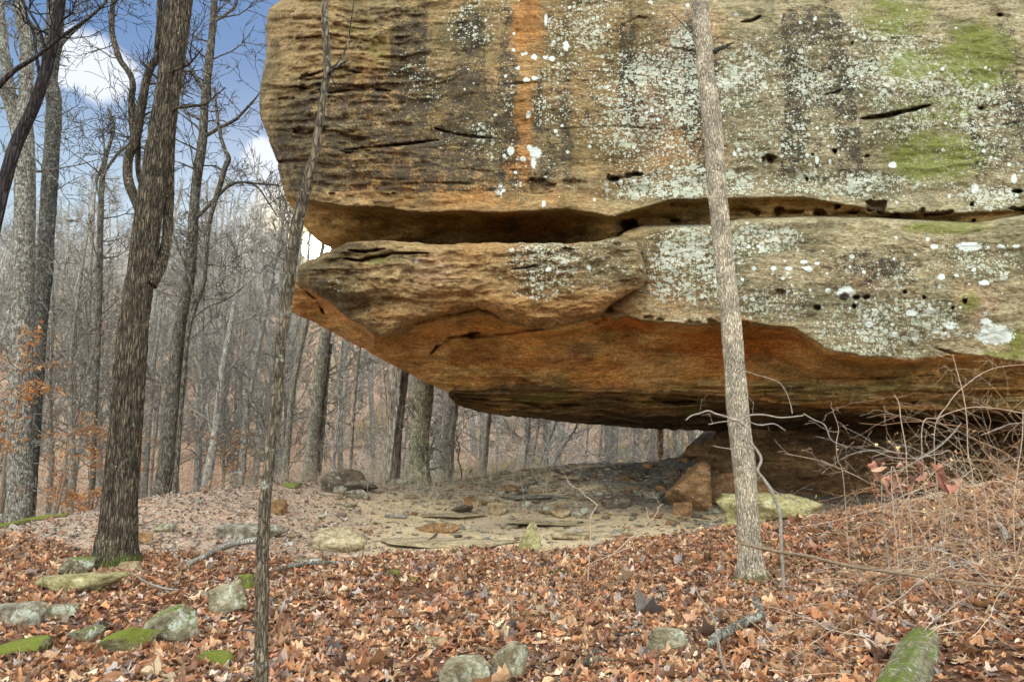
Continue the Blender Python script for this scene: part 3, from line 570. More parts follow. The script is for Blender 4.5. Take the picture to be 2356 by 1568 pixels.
t = lerp(t, col(.42, .38, .26), .8 * blobs(PX, PY, [(2100, 950, 260, 6, .9), (2300, 960, 120, 8), (1800, 925, 120, 6, .7)]))
lich = 0 * PX; moss = .75 * blobs(PX, PY, [(1250, 915, 120, 16), (1080, 912, 50, 16), (1480, 925, 60, 16), (1600, 945, 60, 10)])
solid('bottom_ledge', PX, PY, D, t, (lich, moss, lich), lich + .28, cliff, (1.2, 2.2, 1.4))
# --- pillar and back wall of the shelter
xx = np.linspace(1548, 3150, 420); ss = np.linspace(0, 1, 90)
PT_ = [(1548, 1062), (1572, 1052), (1580, 1026), (1600, 1019), (1628, 1017), (1640, 1005), (1652, 985), (1700, 960), (3150, 930)]
yt = ip(xx, PT_) + 2.5 * fbm(xx * .07, 0, 0, 3, 130) * (xx < 1690)
ybm = np.full_like(xx, 1200.)
PX = np.repeat(xx[None], len(ss), 0); PY = yt[None] + ss[:, None] * (ybm - yt)[None]
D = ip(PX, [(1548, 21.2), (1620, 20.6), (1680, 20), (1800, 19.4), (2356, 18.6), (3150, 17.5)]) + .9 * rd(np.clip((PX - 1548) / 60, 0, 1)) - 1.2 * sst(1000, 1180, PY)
W0 = P(PX, PY, 19.)
c1 = 1 - np.abs(fbm(W0[..., 0] * .9, 0, W0[..., 2] * 2.2, 4, 131)) * 3.; D += -.30 * c1 + .2 * fbm(W0[..., 0] * .5, 0, W0[..., 2] * 1.1, 3, 132) + .10 * np.abs(fbm(W0[..., 0] * 3, 0, W0[..., 2] * 6, 4, 133))
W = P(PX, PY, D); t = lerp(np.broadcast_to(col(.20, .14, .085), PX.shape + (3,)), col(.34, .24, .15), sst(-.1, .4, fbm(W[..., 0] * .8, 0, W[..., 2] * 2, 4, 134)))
lich = 0 * PX
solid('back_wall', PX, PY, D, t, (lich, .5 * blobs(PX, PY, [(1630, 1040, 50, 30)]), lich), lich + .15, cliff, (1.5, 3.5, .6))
# ------------------------------------------------------------------ world
sun_px = P(731, 566, 1.) - CAM; sd = sun_px / np.linalg.norm(sun_px)
w = bpy.data.worlds.new('World'); S.world = w; w.use_nodes = True; wt = w.node_tree; wt.nodes.clear()
class WT(NT):
    def __init__(s): s.t = wt; s.tc = s.n('ShaderNodeTexCoord')
T = WT(); out = T.n('ShaderNodeOutputWorld'); bg = T.n('ShaderNodeBackground'); T.l(bg.outputs[0], out.inputs[0])
dirv = T.tc.outputs['Generated']
el = math.asin(sd[2]); az = math.atan2(sd[0], sd[1])
sky = T.n('ShaderNodeTexSky'); sky.sky_type = 'NISHITA'; sky.sun_disc = False; sky.sun_elevation = el; sky.sun_rotation = az
def dotd(v):
    n = T.n('ShaderNodeVectorMath', operation='DOT_PRODUCT'); T.l(dirv, n.inputs[0]); n.inputs[1].default_value = [float(c) for c in v]; return n.outputs['Value']
def pdir(x, y): q = P(x, y, 1.) - CAM; return q / np.linalg.norm(q)
sx = T.n('ShaderNodeSeparateXYZ'); T.l(dirv, sx.inputs[0])
base = T.mix(T.mr(sx.outputs[2], .24, .50), (.27, .36, .44), (.066, .138, .28))
skyc = T.mix(1, sky.outputs[0], (.05, .05, .05), 'MULTIPLY')
base = T.mix(.12, base, skyc)
nz = T.n('ShaderNodeTexNoise'); nz.inputs['Scale'].default_value = 5; nz.inputs['Detail'].default_value = 7; nz.inputs['Roughness'].default_value = .55; T.l(dirv, nz.inputs['Vector'])
cl = None
for x, y, r0, r1 in ((190, 140, .036, .012), (240, 175, .032, .008), (160, 180, .022, .008), (215, 190, .028, .01), (600, 372, .030, .012)):
    d = T.mth('SUBTRACT', 1, dotd(pdir(x, y)))
    ang = T.mth('SQRT', T.mth('MULTIPLY', d, 2.))
    f = T.mr(T.mth('ADD', ang, T.mth('MULTIPLY', T.mth('SUBTRACT', nz.outputs[0], .5), -.10)), r0 * 1.0, r0 * .55)
    cl = f if cl is None else T.mth('MAXIMUM', cl, f)
cl2 = T.mth('MULTIPLY', T.mr(nz.outputs[0], .54, .66), .10); cl2 = T.mth('MULTIPLY', cl2, T.mr(sx.outputs[2], .75, .35)); cl2 = T.mth('MULTIPLY', cl2, T.mr(sx.outputs[2], .30, .22)); 
base = T.mix(T.mth('MULTIPLY', T.mth('MAXIMUM', cl, cl2), .9), base, (.48, .50, .54))
ds = dotd(sd); glow = T.mr(ds, .9935, .9997); base = T.mix(T.mth('MULTIPLY', glow, .85), base, (.85, .70, .45)); base = T.mix(T.mr(ds, .9985, .9998), base, (1.1, .80, .36))
core = T.mr(ds, .99972, .99988); base = T.mix(core, base, (70, 60, 38))
# invented bright sky behind and above the viewer, added to light the rock face
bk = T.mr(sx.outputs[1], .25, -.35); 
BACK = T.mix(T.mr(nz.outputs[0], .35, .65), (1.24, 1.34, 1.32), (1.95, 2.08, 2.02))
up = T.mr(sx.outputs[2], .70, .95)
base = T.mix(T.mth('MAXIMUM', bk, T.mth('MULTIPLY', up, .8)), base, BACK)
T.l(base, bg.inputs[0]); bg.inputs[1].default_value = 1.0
sun = bpy.data.lights.new('sun', 'SUN'); sun.energy = 2.2; sun.angle = R(.6); sun.color = (1, .88, .72); so = bpy.data.objects.new('sun', sun); C.objects.link(so)
so.rotation_euler = Vector(-sd).to_track_quat('-Z', 'Y').to_euler(); so.location = (0, 0, 30)
S.view_settings.view_transform = 'Standard'; S.view_settings.look = 'None'; S.view_settings.exposure = 1.06; S.view_settings.gamma = 1
S.render.engine = 'CYCLES'; S.cycles.max_bounces = 4; S.cycles.diffuse_bounces = 3; S.cycles.use_adaptive_sampling = True; S.cycles.adaptive_threshold = .03; S.cycles.use_denoising = True
S.cycles.caustics_reflective = False; S.cycles.caustics_refractive = False
# ------------------------------------------------------------------ scattered leaves
def leaf_template(seed, kind):
    r = random.Random(seed); n = 14; out = []
    for k in range(n):
        a = 2 * math.pi * k / n; s = math.sin(a); c = math.cos(a)
        if kind == 0:      # lobed oak or maple shape
            rad = .5 * (.82 + .20 * math.cos(5 * a)) * (1 + r.uniform(-.16, .16))
            out.append([rad * c * 1.1, rad * s])
        else:              # simple pointed leaf
            rad = .5 * (1 + r.uniform(-.08, .08)); out.append([rad * c * 1.15, rad * s * .52 * (1 - .25 * c)])
    out = np.array(out); mid = out * .5
    xy = np.vstack([[[0, 0]], mid, out])
    kx, ky, kt = r.uniform(-.9, 1.1), r.uniform(.6, 2.8) * r.choice([1, -1]), r.uniform(-.8, .8)
    z = kx * xy[:, 0] ** 2 + ky * xy[:, 1] ** 2 + kt * xy[:, 0] * xy[:, 1] + np.array([r.uniform(-.05, .05) for _ in range(len(xy))]) - .12 * np.exp(-np.abs(xy[:, 1]) * 12) 
    v = np.column_stack([xy, z])
    v[:, 1] *= (1 - .25 * min(abs(ky) / 2, 1))
    t = [[0, 1 + k, 1 + (k + 1) % n] for k in range(n)]; q = [[1 + k, 1 + n + k, 1 + n + (k + 1) % n, 1 + (k + 1) % n] for k in range(n)]
    return v, np.array(t), np.array(q)
LEAFCOL = np.array([(.47, .23, .11), (.55, .34, .20), (.56, .39, .31), (.38, .16, .08), (.22, .11, .07), (.34, .28, .25), (.50, .30, .17), (.66, .50, .33), (.45, .22, .11), (.36, .19, .12)])
def scatter_leaves(name, pts, size, rs, label, cols=LEAFCOL, cw=None, tilt=.42, lift=.03, mat=None, val=(.3, 1.42)):
    mb = MB(); n = len(pts); nt = 12; var = rs.integers(0, nt, n)
    yaw = rs.uniform(0, 2 * np.pi, n); ti = np.abs(rs.normal(0, tilt, n)); ta = rs.uniform(0, 2 * np.pi, n)
    sz = size * rs.lognormal(0, .36, n); ci = rs.choice(len(cols), n, p=cw)
    cc = cols[ci] * rs.uniform(val[0], val[1], n)[:, None]
    ax = np.stack([np.cos(ta), np.sin(ta), 0 * ta], -1); c, s = np.cos(ti), np.sin(ti)
    K = np.zeros((n, 3, 3)); K[:, 0, 2] = ax[:, 1]; K[:, 1, 2] = -ax[:, 0]; K[:, 2, 0] = -ax[:, 1]; K[:, 2, 1] = ax[:, 0]
    Rm = np.eye(3)[None] + s[:, None, None] * K + (1 - c)[:, None, None] * (K @ K)
    Z = np.zeros((n, 3, 3)); Z[:, 0, 0] = np.cos(yaw); Z[:, 0, 1] = -np.sin(yaw); Z[:, 1, 0] = np.sin(yaw); Z[:, 1, 1] = np.cos(yaw); Z[:, 2, 2] = 1
    M = (Rm @ Z) * sz[:, None, None]
    up = np.abs(np.sin(ti)) * sz * .32 + rs.uniform(0, lift, n)
    for k in range(nt):
        i = np.nonzero(var == k)[0]
        if not len(i): continue
        v, t, q = leaf_template(100 + k, 0 if k < 5 else 1); m = len(v)
        V = np.einsum('nij,kj->nki', M[i], v) + pts[i][:, None] + np.array([0, 0, 1.]) * up[i][:, None, None]
        o_ = (np.arange(len(i)) * m)[:, None, None]
        shade = 1 - .25 * (np.arange(m) == 0)
        mb.add(V, (q[None] + o_).reshape(-1, 4), (t[None] + o_).reshape(-1, 3), (cc[i][:, None] * shade[None, :, None]).reshape(-1, 3))
    o = link(name, mb.mesh(name, mat or M_LEAF, False)); tag(o, label, kind='stuff'); return o
rs = np.random.default_rng(5)
def sample(n, y0, y1):
    Y = np.sqrt(rs.uniform(y0 ** 2, y1 ** 2, n)); X = rs.uniform(-.80, .80, n) * (Y + .6); return X, Y
X, Y = sample(250000, 2.6, 15.5)
Z = gz(X, Y); px, py, full, dirt, dark, near = regions(X, Y, Z)
thin = fbm(X * .9, Y * .9, 0, 4, 52) + .18 * sst(0, -3, X); dens = .68 * (1 - .72 * sst(.22, .42, thin)); dens = dens * (1 - .85 * blobs(px + 25 * thin, py, [(960, 1372, 80, 30), (620, 1300, 60, 14), (240, 1240, 180, 10), (480, 1265, 120, 10), (1000, 1430, 40, 12)])); keep = rs.uniform(0, 1, len(X)) < np.clip(full, 0, 1) * dens
X, Y, Z = X[keep], Y[keep], Z[keep]
scatter_leaves('leaf_litter', np.stack([X, Y, Z], -1), .074, rs, 'thick litter of curled brown and orange dead leaves covering the foreground', cw=[.14, .13, .07, .14, .14, .07, .10, .05, .10, .06], tilt=.30, lift=.028)
# finer greyish trodden litter on the left rise and stray leaves on the dirt
Y = rs.uniform(10, 21, 60000); X = rs.uniform(-.78, .75, 60000) * Y; Z = gz(X, Y); px, py, full, dirt, dark, near = regions(X, Y, Z)
pr = (1 - full) * near * (.75 * (1 - dirt) + .05 * dirt + .25 * (px > 1900)); keep = rs.uniform(0, 1, len(X)) < pr
scatter_leaves('trodden_litter', np.stack([X, Y, Z], -1)[keep], .05, rs, 'small greyish broken leaves on the trodden ground left of the dirt trail',
               np.array([(.38, .32, .27), (.28, .21, .17), (.44, .40, .36), (.40, .21, .12), (.18, .13, .10)]), None, .4, .02)
# ------------------------------------------------------------------ rocks
import bmesh
def rock_mesh(name, mat, seed, cuts=9, nz=.09, sub=4, box=.82, round_=False, slab=0., point=0., strata=0., dims=(1, 1, 1)):
    bm = bmesh.new(); bmesh.ops.create_icosphere(bm, subdivisions=sub, radius=1)
    v = np.array([x.co for x in bm.verts]); f = np.array([[x.index for x in p.verts] for p in bm.faces]); bm.free()
    r = np.random.default_rng(seed)
    sgn = np.sign(v); v = sgn * np.abs(v) ** (.62 if strata else box)
    for k in range(cuts):
        n = r.normal(size=3); n[2] *= .8; n /= np.linalg.norm(n); d = r.uniform(.52, .85)
        h = v @ n - d; v = v - np.where(h > 0, h, 0)[:, None] * n
    if not round_: v[:, 2] = np.minimum(v[:, 2], .55 + .12 * v[:, 0] * r.uniform(-1, 1))
    v /= np.abs(v).max(0)
    if point:
        k = np.clip((v[:, 2] + .6) / 1.6, 0, 1)[:, None]; v[:, :2] *= 1 - point * k; v[:, 0:1] += k * .35
    an = np.arctan2(v[:, 1], v[:, 0]); v[:, :2] *= (1 + .16 * fbm(np.cos(an) * 1.5, np.sin(an) * 1.5, v[:, 2] * .4 + seed, 3, seed))[:, None]
    q = v * np.array(dims) / max(dims) * 1.7
    nh = min(nz, .1); v = v * (1 + nz * 1.6 * fbm(q[:, 0] * 1.1, q[:, 1] * 1.1, q[:, 2] * 1.4, 4, seed)[:, None] + nh * .5 * fbm(q[:, 0] * 5, q[:, 1] * 5, q[:, 2] * 8, 3, seed + 9)[:, None])
    if strata:
        s = fbm(q[:, 0] * .3, q[:, 1] * .3, q[:, 2] * 6, 3, seed + 4); v[:, :2] *= (1 + 1.6 * strata * s)[:, None]
    return mesh(name, v * .5 * np.array(dims), None, f, mat, sub > 2)
RK = {'grey': mat_rock('grey_sandstone', (.17, .15, .115), (.34, .31, .25), 0, .55), 'tan': mat_rock('tan_sandstone', (.24, .175, .10), (.42, .33, .21), 0, .25),
      'moss': mat_rock('mossy_sandstone', (.15, .14, .09), (.30, .28, .2), .62, .5, (.10, .125, .015)), 'green': mat_rock('moss_covered_sandstone', (.14, .13, .07), (.27, .26, .15), .86, .3, (.13, .145, .018)),
      'brown': mat_rock('rusty_brown_sandstone', (.20, .115, .055), (.36, .22, .115), .12, .15), 'dark': mat_rock('dark_weathered_sandstone', (.07, .058, .045), (.20, .165, .125), .3, .25),
      'slab': mat_rock('olive_layered_sandstone', (.26, .23, .10), (.46, .42, .235), .12, .25), 'lich': mat_rock('lichen_spotted_sandstone', (.22, .19, .12), (.36, .33, .24), .35, .5, (.10, .125, .016), (.42, .45, .36)),
      'dirt': mat_rock('worn_bedrock', (.30, .24, .15), (.50, .42, .28), .05, .1)}
def put_rock(label, x0, y0, x1, y1, kind='grey', seed=1, dr=.7, rot=0., cat='rock', name='rock', tilt=(0, 0), sink=.22, group=None, hk=1., **kw):
    b = hit((x0 + x1) / 2, y1); Yb = b[1]; w = (x1 - x0) * Yb / F; H = (y1 - y0) * Yb / F; d = w * dr
    h = max(.04, H - d * 1.6 / Yb * .6) * 1.15 * hk
    o = link(name, rock_mesh(name, RK[kind], seed, dims=(w, d, h * 1.3), **kw))
    yy_ = Yb + d * .42; xx_ = P((x0 + x1) / 2, y1, yy_)[0]
    o.location = (xx_, yy_, float(gz(xx_, yy_)) * .5 + b[2] * .5 + h * (.65 - sink - .1)); o.rotation_euler = (R(tilt[0]), R(tilt[1]), R(rot))
    return tag(o, label, cat, group)
put_rock('long moss carpeted rock at the lower left edge of the picture', -30, 1460, 116, 1512, 'green', 11, .5, rot=18, tilt=(0, -10), hk=.85, cuts=14, box=.7, nz=.13)
put_rock('small grey and green rock between the two mossy slabs at lower left', 163, 1428, 238, 1484, 'moss', 12, .8, rot=25, tilt=(0, -10), hk=.85, cuts=14, box=.7, nz=.13)
put_rock('long low slab with a bright moss stripe in the lower left leaves', 216, 1424, 356, 1506, 'green', 13, .36, rot=34, tilt=(0, -16), hk=.85, cuts=14, box=.7, nz=.12)
put_rock('slanted slab with bare grey top and mossy side in the lower left leaves', 320, 1388, 450, 1486, 'moss', 75, .5, rot=30, tilt=(6, -20), hk=.85, cuts=14, box=.7, nz=.12)
put_rock('low mossy green rock just left of the foreground sapling foot', 442, 1484, 550, 1536, 'green', 15, .6, rot=12, hk=.85, cuts=14, box=.7, nz=.13)
put_rock('humped grey rock with lichen and moss, left of the slender sapling', 466, 1342, 562, 1414, 'lich', 16, .6, rot=-12, tilt=(0, -14))
put_rock('small bright green moss cushion on a stone beside the slender sapling', 546, 1336, 588, 1362, 'green', 17, .9, hk=1.5, cat='mossy stone', name='mossy_stone')
put_rock('pale grey slab half buried in leaves at the far left edge', -30, 1392, 112, 1444, 'grey', 18, .6, strata=.06)
put_rock('pale lichen grey rock right of the far left slab', 86, 1388, 172, 1424, 'lich', 19, .6)
put_rock('wide flat brown rock in front of the big brown tree trunk', 105, 1308, 284, 1364, 'slab', 20, .6, rot=4, hk=1.0, sink=.28, nz=.12, cuts=12)
put_rock('mossy hump behind the wide flat rock by the big trunk', 136, 1276, 218, 1326, 'moss', 21, .6)
put_rock('small flat stone touching the right foot of the big brown trunk', 270, 1288, 328, 1318, 'tan', 22, .7)
put_rock('low dark rock just right of the big trunk in the leaves', 300, 1222, 362, 1252, 'brown', 23, .6)
put_rock('small mossy grey rock on the left trail behind the big trunk', 352, 1202, 416, 1224, 'lich', 26, .6)
put_rock('pale flat bedrock slab crossed by the slender sapling', 508, 1192, 672, 1240, 'grey', 25, .5, strata=.08, hk=.5, sink=.1)
put_rock('blocky brown rock standing just right of the slender sapling', 618, 1144, 662, 1186, 'brown', 27, .8, cuts=14)
put_rock('smooth pale bedrock hump at the left end of the dirt trail', 712, 1200, 842, 1270, 'dirt', 28, .9, rot=-20, cuts=4, box=1., hk=.7, round_=True, nz=.12)
put_rock('broad dark mossy rock at the crest left of the twin trunks', 728, 1090, 862, 1136, 'dark', 67, .6, cuts=12, rot=14, box=1., round_=True, nz=.14, hk=1.1)
put_rock('flat reddish rock lying on top of the dark crest rock', 758, 1082, 838, 1108, 'brown', 30, .7, sink=-.12, cuts=12)
put_rock('low pointed grey stone below the dark crest rock', 795, 1122, 852, 1150, 'grey', 31, .7)
put_rock('small grey stone below the left side of the dark crest rock', 764, 1112, 804, 1136, 'grey', 34, .8)
put_rock('thin flat rock topped with yellow moss near the crest', 648, 1108, 702, 1124, 'green', 32, .7)
put_rock('pale rock at the foot of the carved trunk', 888, 1098, 942, 1116, 'grey', 33, .6)
put_rock('long straight brick shaped rock on the dirt trail', 948, 1202, 1056, 1228, 'brown', 35, .28, cuts=14, rot=-3)
b = hit(1216, 1266); kk = b[1] / F
bmx = bmesh.new(); vs_ = [bmx.verts.new(Vector(q) * kk) for q in ((-33, -12, -12), (32, -14, -12), (34, 22, -12), (-26, 24, -12), (8, -2, 66), (17, 8, 63), (-4, 0, 52), (24, -6, 40), (-16, -8, 24))]
bmesh.ops.convex_hull(bmx, input=vs_); bmesh.ops.bevel(bmx, geom=bmx.edges[:], offset=2.2 * kk, segments=2, affect='EDGES'); bmesh.ops.triangulate(bmx, faces=bmx.faces[:])
bmesh.ops.subdivide_edges(bmx, edges=bmx.edges[:], cuts=3, use_grid_fill=True); bmesh.ops.triangulate(bmx, faces=bmx.faces[:])
v_ = np.array([q.co for q in bmx.verts]); v_ = v_ * (1 + .05 * fbm(v_[:, 0] * 7, v_[:, 1] * 7, v_[:, 2] * 7, 4, 7)[:, None]); bmx.verts.ensure_lookup_table(); f_ = np.array([[q.index for q in p.verts] for p in bmx.faces]); bmx.free()
o = link('rock', mesh('rock', v_, None, f_, RK['slab'], False)); o.location = [float(q) for q in b]; tag(o, 'upright pointed triangular rock at the edge of the leaves', 'rock')
put_rock('knobbly tan rock on the dirt in the middle of the trail', 1122, 1158, 1166, 1186, 'tan', 37, .8)
put_rock('square brown block upright on the dirt under the span', 1066, 1138, 1096, 1164, 'brown', 38, .8, cuts=14)
put_rock('pale chunk leaning on the square brown block', 1078, 1146, 1112, 1166, 'tan', 39, .8)
put_rock('flat brown rock on the slope right of the leaning thin trunk', 1152, 1114, 1200, 1134, 'brown', 40, .7)
put_rock('orange brown brick sized rock by the thin curved trunk', 1050, 1112, 1070, 1124, 'brown', 41, .9, cuts=14)
put_rock('small rounded orange rock right of the brick sized rock', 1069, 1110, 1084, 1122, 'brown', 42, .9)
put_rock('weathered tan rock with cracks where the dirt trail narrows', 1258, 1168, 1312, 1194, 'tan', 43, .8)
put_rock('low grey boulder right of the cracked tan rock', 1310, 1162, 1362, 1190, 'grey', 44, .8)
put_rock('pale rock with rust leaves tucked beneath, mid trail', 1232, 1160, 1266, 1180, 'grey', 46, .8)
put_rock('rounded pale stone by the dark patch under the span', 1196, 1150, 1220, 1168, 'grey', 47, .9, cuts=3)
put_rock('dark low boulder on the slope left of the big brown boulder', 1370, 1142, 1452, 1170, 'dark', 48, .7)
put_rock('big brown pitted boulder at the foot of the back wall', 1534, 1086, 1664, 1178, 'brown', 49, .8, cuts=11, nz=.10, box=.9, hk=1.15, round_=True, sub=5)
put_rock('second brown boulder mostly behind the pale foreground trunk', 1640, 1094, 1790, 1168, 'brown', 50, .8, cuts=10, nz=.10, box=.9, round_=True, sub=5)
put_rock('small brown boulder between the big boulder and the layered slab', 1548, 1152, 1592, 1188, 'brown', 51, .8)
put_rock('large layered olive slab lying behind the pale foreground trunk', 1590, 1138, 1892, 1206, 'slab', 52, .5, cuts=9, strata=.2, nz=.16, sink=.15, hk=1.25, sub=5)
put_rock('brown rock deep in the shade under the right side of the cliff', 1938, 1086, 2010, 1130, 'brown', 53, .7)
put_rock('round lichen covered rock cut by the bottom edge', 1008, 1508, 1122, 1590, 'lich', 54, .8, cuts=5)
put_rock('tilted angular rock with a yellowish lichen patch near the bottom', 1134, 1466, 1228, 1566, 'lich', 55, .7, cuts=10, tilt=(0, -24), rot=20)
put_rock('pale grey rounded rock in leaves left of the crooked branch', 1484, 1436, 1578, 1504, 'lich', 56, .7, cuts=8)
put_rock('low tan stone barely showing among leaves at bottom centre', 975, 1462, 1040, 1486, 'tan', 57, .7)
put_rock('mossy stone tip in the leaves above the lower left slabs', 395, 1412, 440, 1470, 'moss', 58, .6)
put_rock('flat pale stone beside the trail root', 680, 1282, 750, 1300, 'grey', 59, .6)
put_rock('little yellow green moss cushion in the middle of the leaves', 888, 1314, 925, 1332, 'green', 60, .9, hk=1.5, cat='mossy stone', name='mossy_stone')
put_rock('tiny moss tuft right of the moss cushion in the middle leaves', 936, 1328, 962, 1338, 'green', 61, .7, cat='mossy stone', name='mossy_stone')
put_rock('small tan stone on the trail left of the pointed rock', 835, 1218, 858, 1232, 'brown', 63, .8, sub=3)
put_rock('faded stone half sunk in the trail right of the pointed rock', 1275, 1216, 1312, 1236, 'dirt', 64, .8, sub=3)
protos = [rock_mesh('small_stone', RK[k], 200 + i, 8, .08, 2, dims=(1, .8, .6)) for i, k in enumerate(['grey', 'tan', 'brown', 'dark', 'grey', 'lich'])]
protosD = [rock_mesh('small_stone', RK[k], 230 + i, 8, .08, 2, dims=(1, .8, .7)) for i, k in enumerate(['dark', 'brown', 'dark'])]
n = 0
while n < 290:
    x = rnd.uniform(1000, 1720) if rnd.random() < .9 else rnd.uniform(650, 1000); y = rnd.uniform(1062, 1245) if x > 1000 else rnd.uniform(1120, 1250)
    if y > ip(x, LEAFEDGE) - 6: continue
    if y < 1068 + 14 * math.sin(x * .1) and x < 1500: continue
    slope = y < 1150
    if not slope and rnd.random() < .45: continue
    b = hit(x, y)
    if b[1] > 24: continue
    o = bpy.data.objects.new('small_stone', rnd.choice(protosD if x > 1430 and y < 1130 else protos)); C.objects.link(o)
    s = rnd.lognormvariate(-1.75, .45) * (1.15 if slope else .8); o.scale = (s * rnd.uniform(.7, 1.5), s, s * rnd.uniform(.6, 1.1)); o.rotation_euler = (rnd.uniform(-.3, .3), rnd.uniform(-.3, .3), rnd.uniform(0, 6.3))
    o.location = (b[0], b[1], b[2] + s * .12); tag(o, 'small loose stone lying on the bare ground under the rock span', 'stone', 'loose stones scattered under the span'); n += 1
# gravel crumbs
mb = MB(); base = protos[0]; bv = np.array([v.co for v in base.vertices]); bf = np.array([list(p.vertices) for p in base.polygons])
bmx = bmesh.new(); bmesh.ops.create_icosphere(bmx, subdivisions=1, radius=.5); bv = np.array([x.co for x in bmx.verts]); bf = np.array([[x.index for x in p.verts] for p in bmx.faces]); bmx.free()
bv = bv * (1 + .35 * rs.uniform(-1, 1, (len(bv), 1)))
Y = rs.uniform(12, 23, 42000); X = rs.uniform(-.6, .5, 42000) * Y; Z = gz(X, Y); px, py, full, dirt, dark, near = regions(X, Y, Z)
keep = (rs.uniform(0, 1, len(X)) < dirt * (.12 + .88 * sst(15.5, 18, Y)) * near) & (px < 1800); pts = np.stack([X, Y, Z], -1)[keep]; n = len(pts)
sz = rs.lognormal(-3.1, .55, n); dkk = sst(1350, 1500, px[keep]); cc = np.array([(.30, .26, .20), (.20, .165, .12), (.38, .33, .25), (.15, .11, .08)])[rs.integers(0, 4, n)] * (1 - .45 * dkk)[:, None]
a = rs.uniform(0, 6.28, n); Rz = np.zeros((n, 3, 3)); Rz[:, 0, 0] = np.cos(a) * 1.3; Rz[:, 0, 1] = -np.sin(a); Rz[:, 1, 0] = np.sin(a) * 1.3; Rz[:, 1, 1] = np.cos(a); Rz[:, 2, 2] = .6
V = np.einsum('nij,kj->nki', Rz * sz[:, None, None], bv) + pts[:, None]
mb.add(V, None, (bf[None] + (np.arange(n) * len(bv))[:, None, None]).reshape(-1, 3), np.repeat(cc, len(bv), 0))
tag(link('gravel', mb.mesh('gravel', mat_tint('gravel_stone', .35, .9), False)), 'gravel and rubble crumbs strewn over the slope under the span', kind='stuff')
# ------------------------------------------------------------------ trees
def wander(p, d, L, n, wob, up=0.):
    pts = [np.array(p, float)]; d = np.array(d, float)
    for k in range(n):
        d = d + np.array([rnd.gauss(0, wob), rnd.gauss(0, wob), rnd.gauss(0, wob) + up]); d /= np.linalg.norm(d); pts.append(pts[-1] + d * L / n)
    return np.array(pts), d
def grow(mb, p, d, L, r, depth, wob=.22, nch=4, sides=3, rmin=.004, up=.03, seg=5, spread=.9, col=None):
    pts, _ = wander(p, d, L, seg, wob, up); n = len(pts)
    tube(mb, pts, np.maximum(np.linspace(r, r * .35, n), rmin), sides if depth < 2 else max(sides, 4), col=col)
    if depth <= 0: return
    for k in range(nch):
        t = rnd.uniform(.25, 1.) * (n - 1); i = min(int(t), n - 2); q = pts[i] + (pts[i + 1] - pts[i]) * (t - i); dd = pts[i + 1] - pts[i]; dd /= np.linalg.norm(dd)
        v = np.array([rnd.gauss(0, 1), rnd.gauss(0, 1), rnd.gauss(0, 1)]); v -= dd * (v @ dd); v /= np.linalg.norm(v)
        nd = dd + v * spread * rnd.uniform(.7, 1.3); nd /= np.linalg.norm(nd)
        grow(mb, q, nd, L * rnd.uniform(.4, .65), max(r * .5 * (1 - .3 * t / n), rmin), depth - 1, wob, nch, sides, rmin, up, max(3, seg - 1), spread, col)
def px_path(pts, Y, dY=None):
    Ys = np.full(len(pts), float(Y)) if dY is None else np.interp(np.arange(len(pts)), np.linspace(0, len(pts) - 1, len(dY)), dY) + Y
    W_ = P([p[0] for p in pts], [p[1] for p in pts], Ys); r = np.array([p[2] for p in pts]) / 2 * ((W_ - CAM) @ FW) / F
    return W_, r
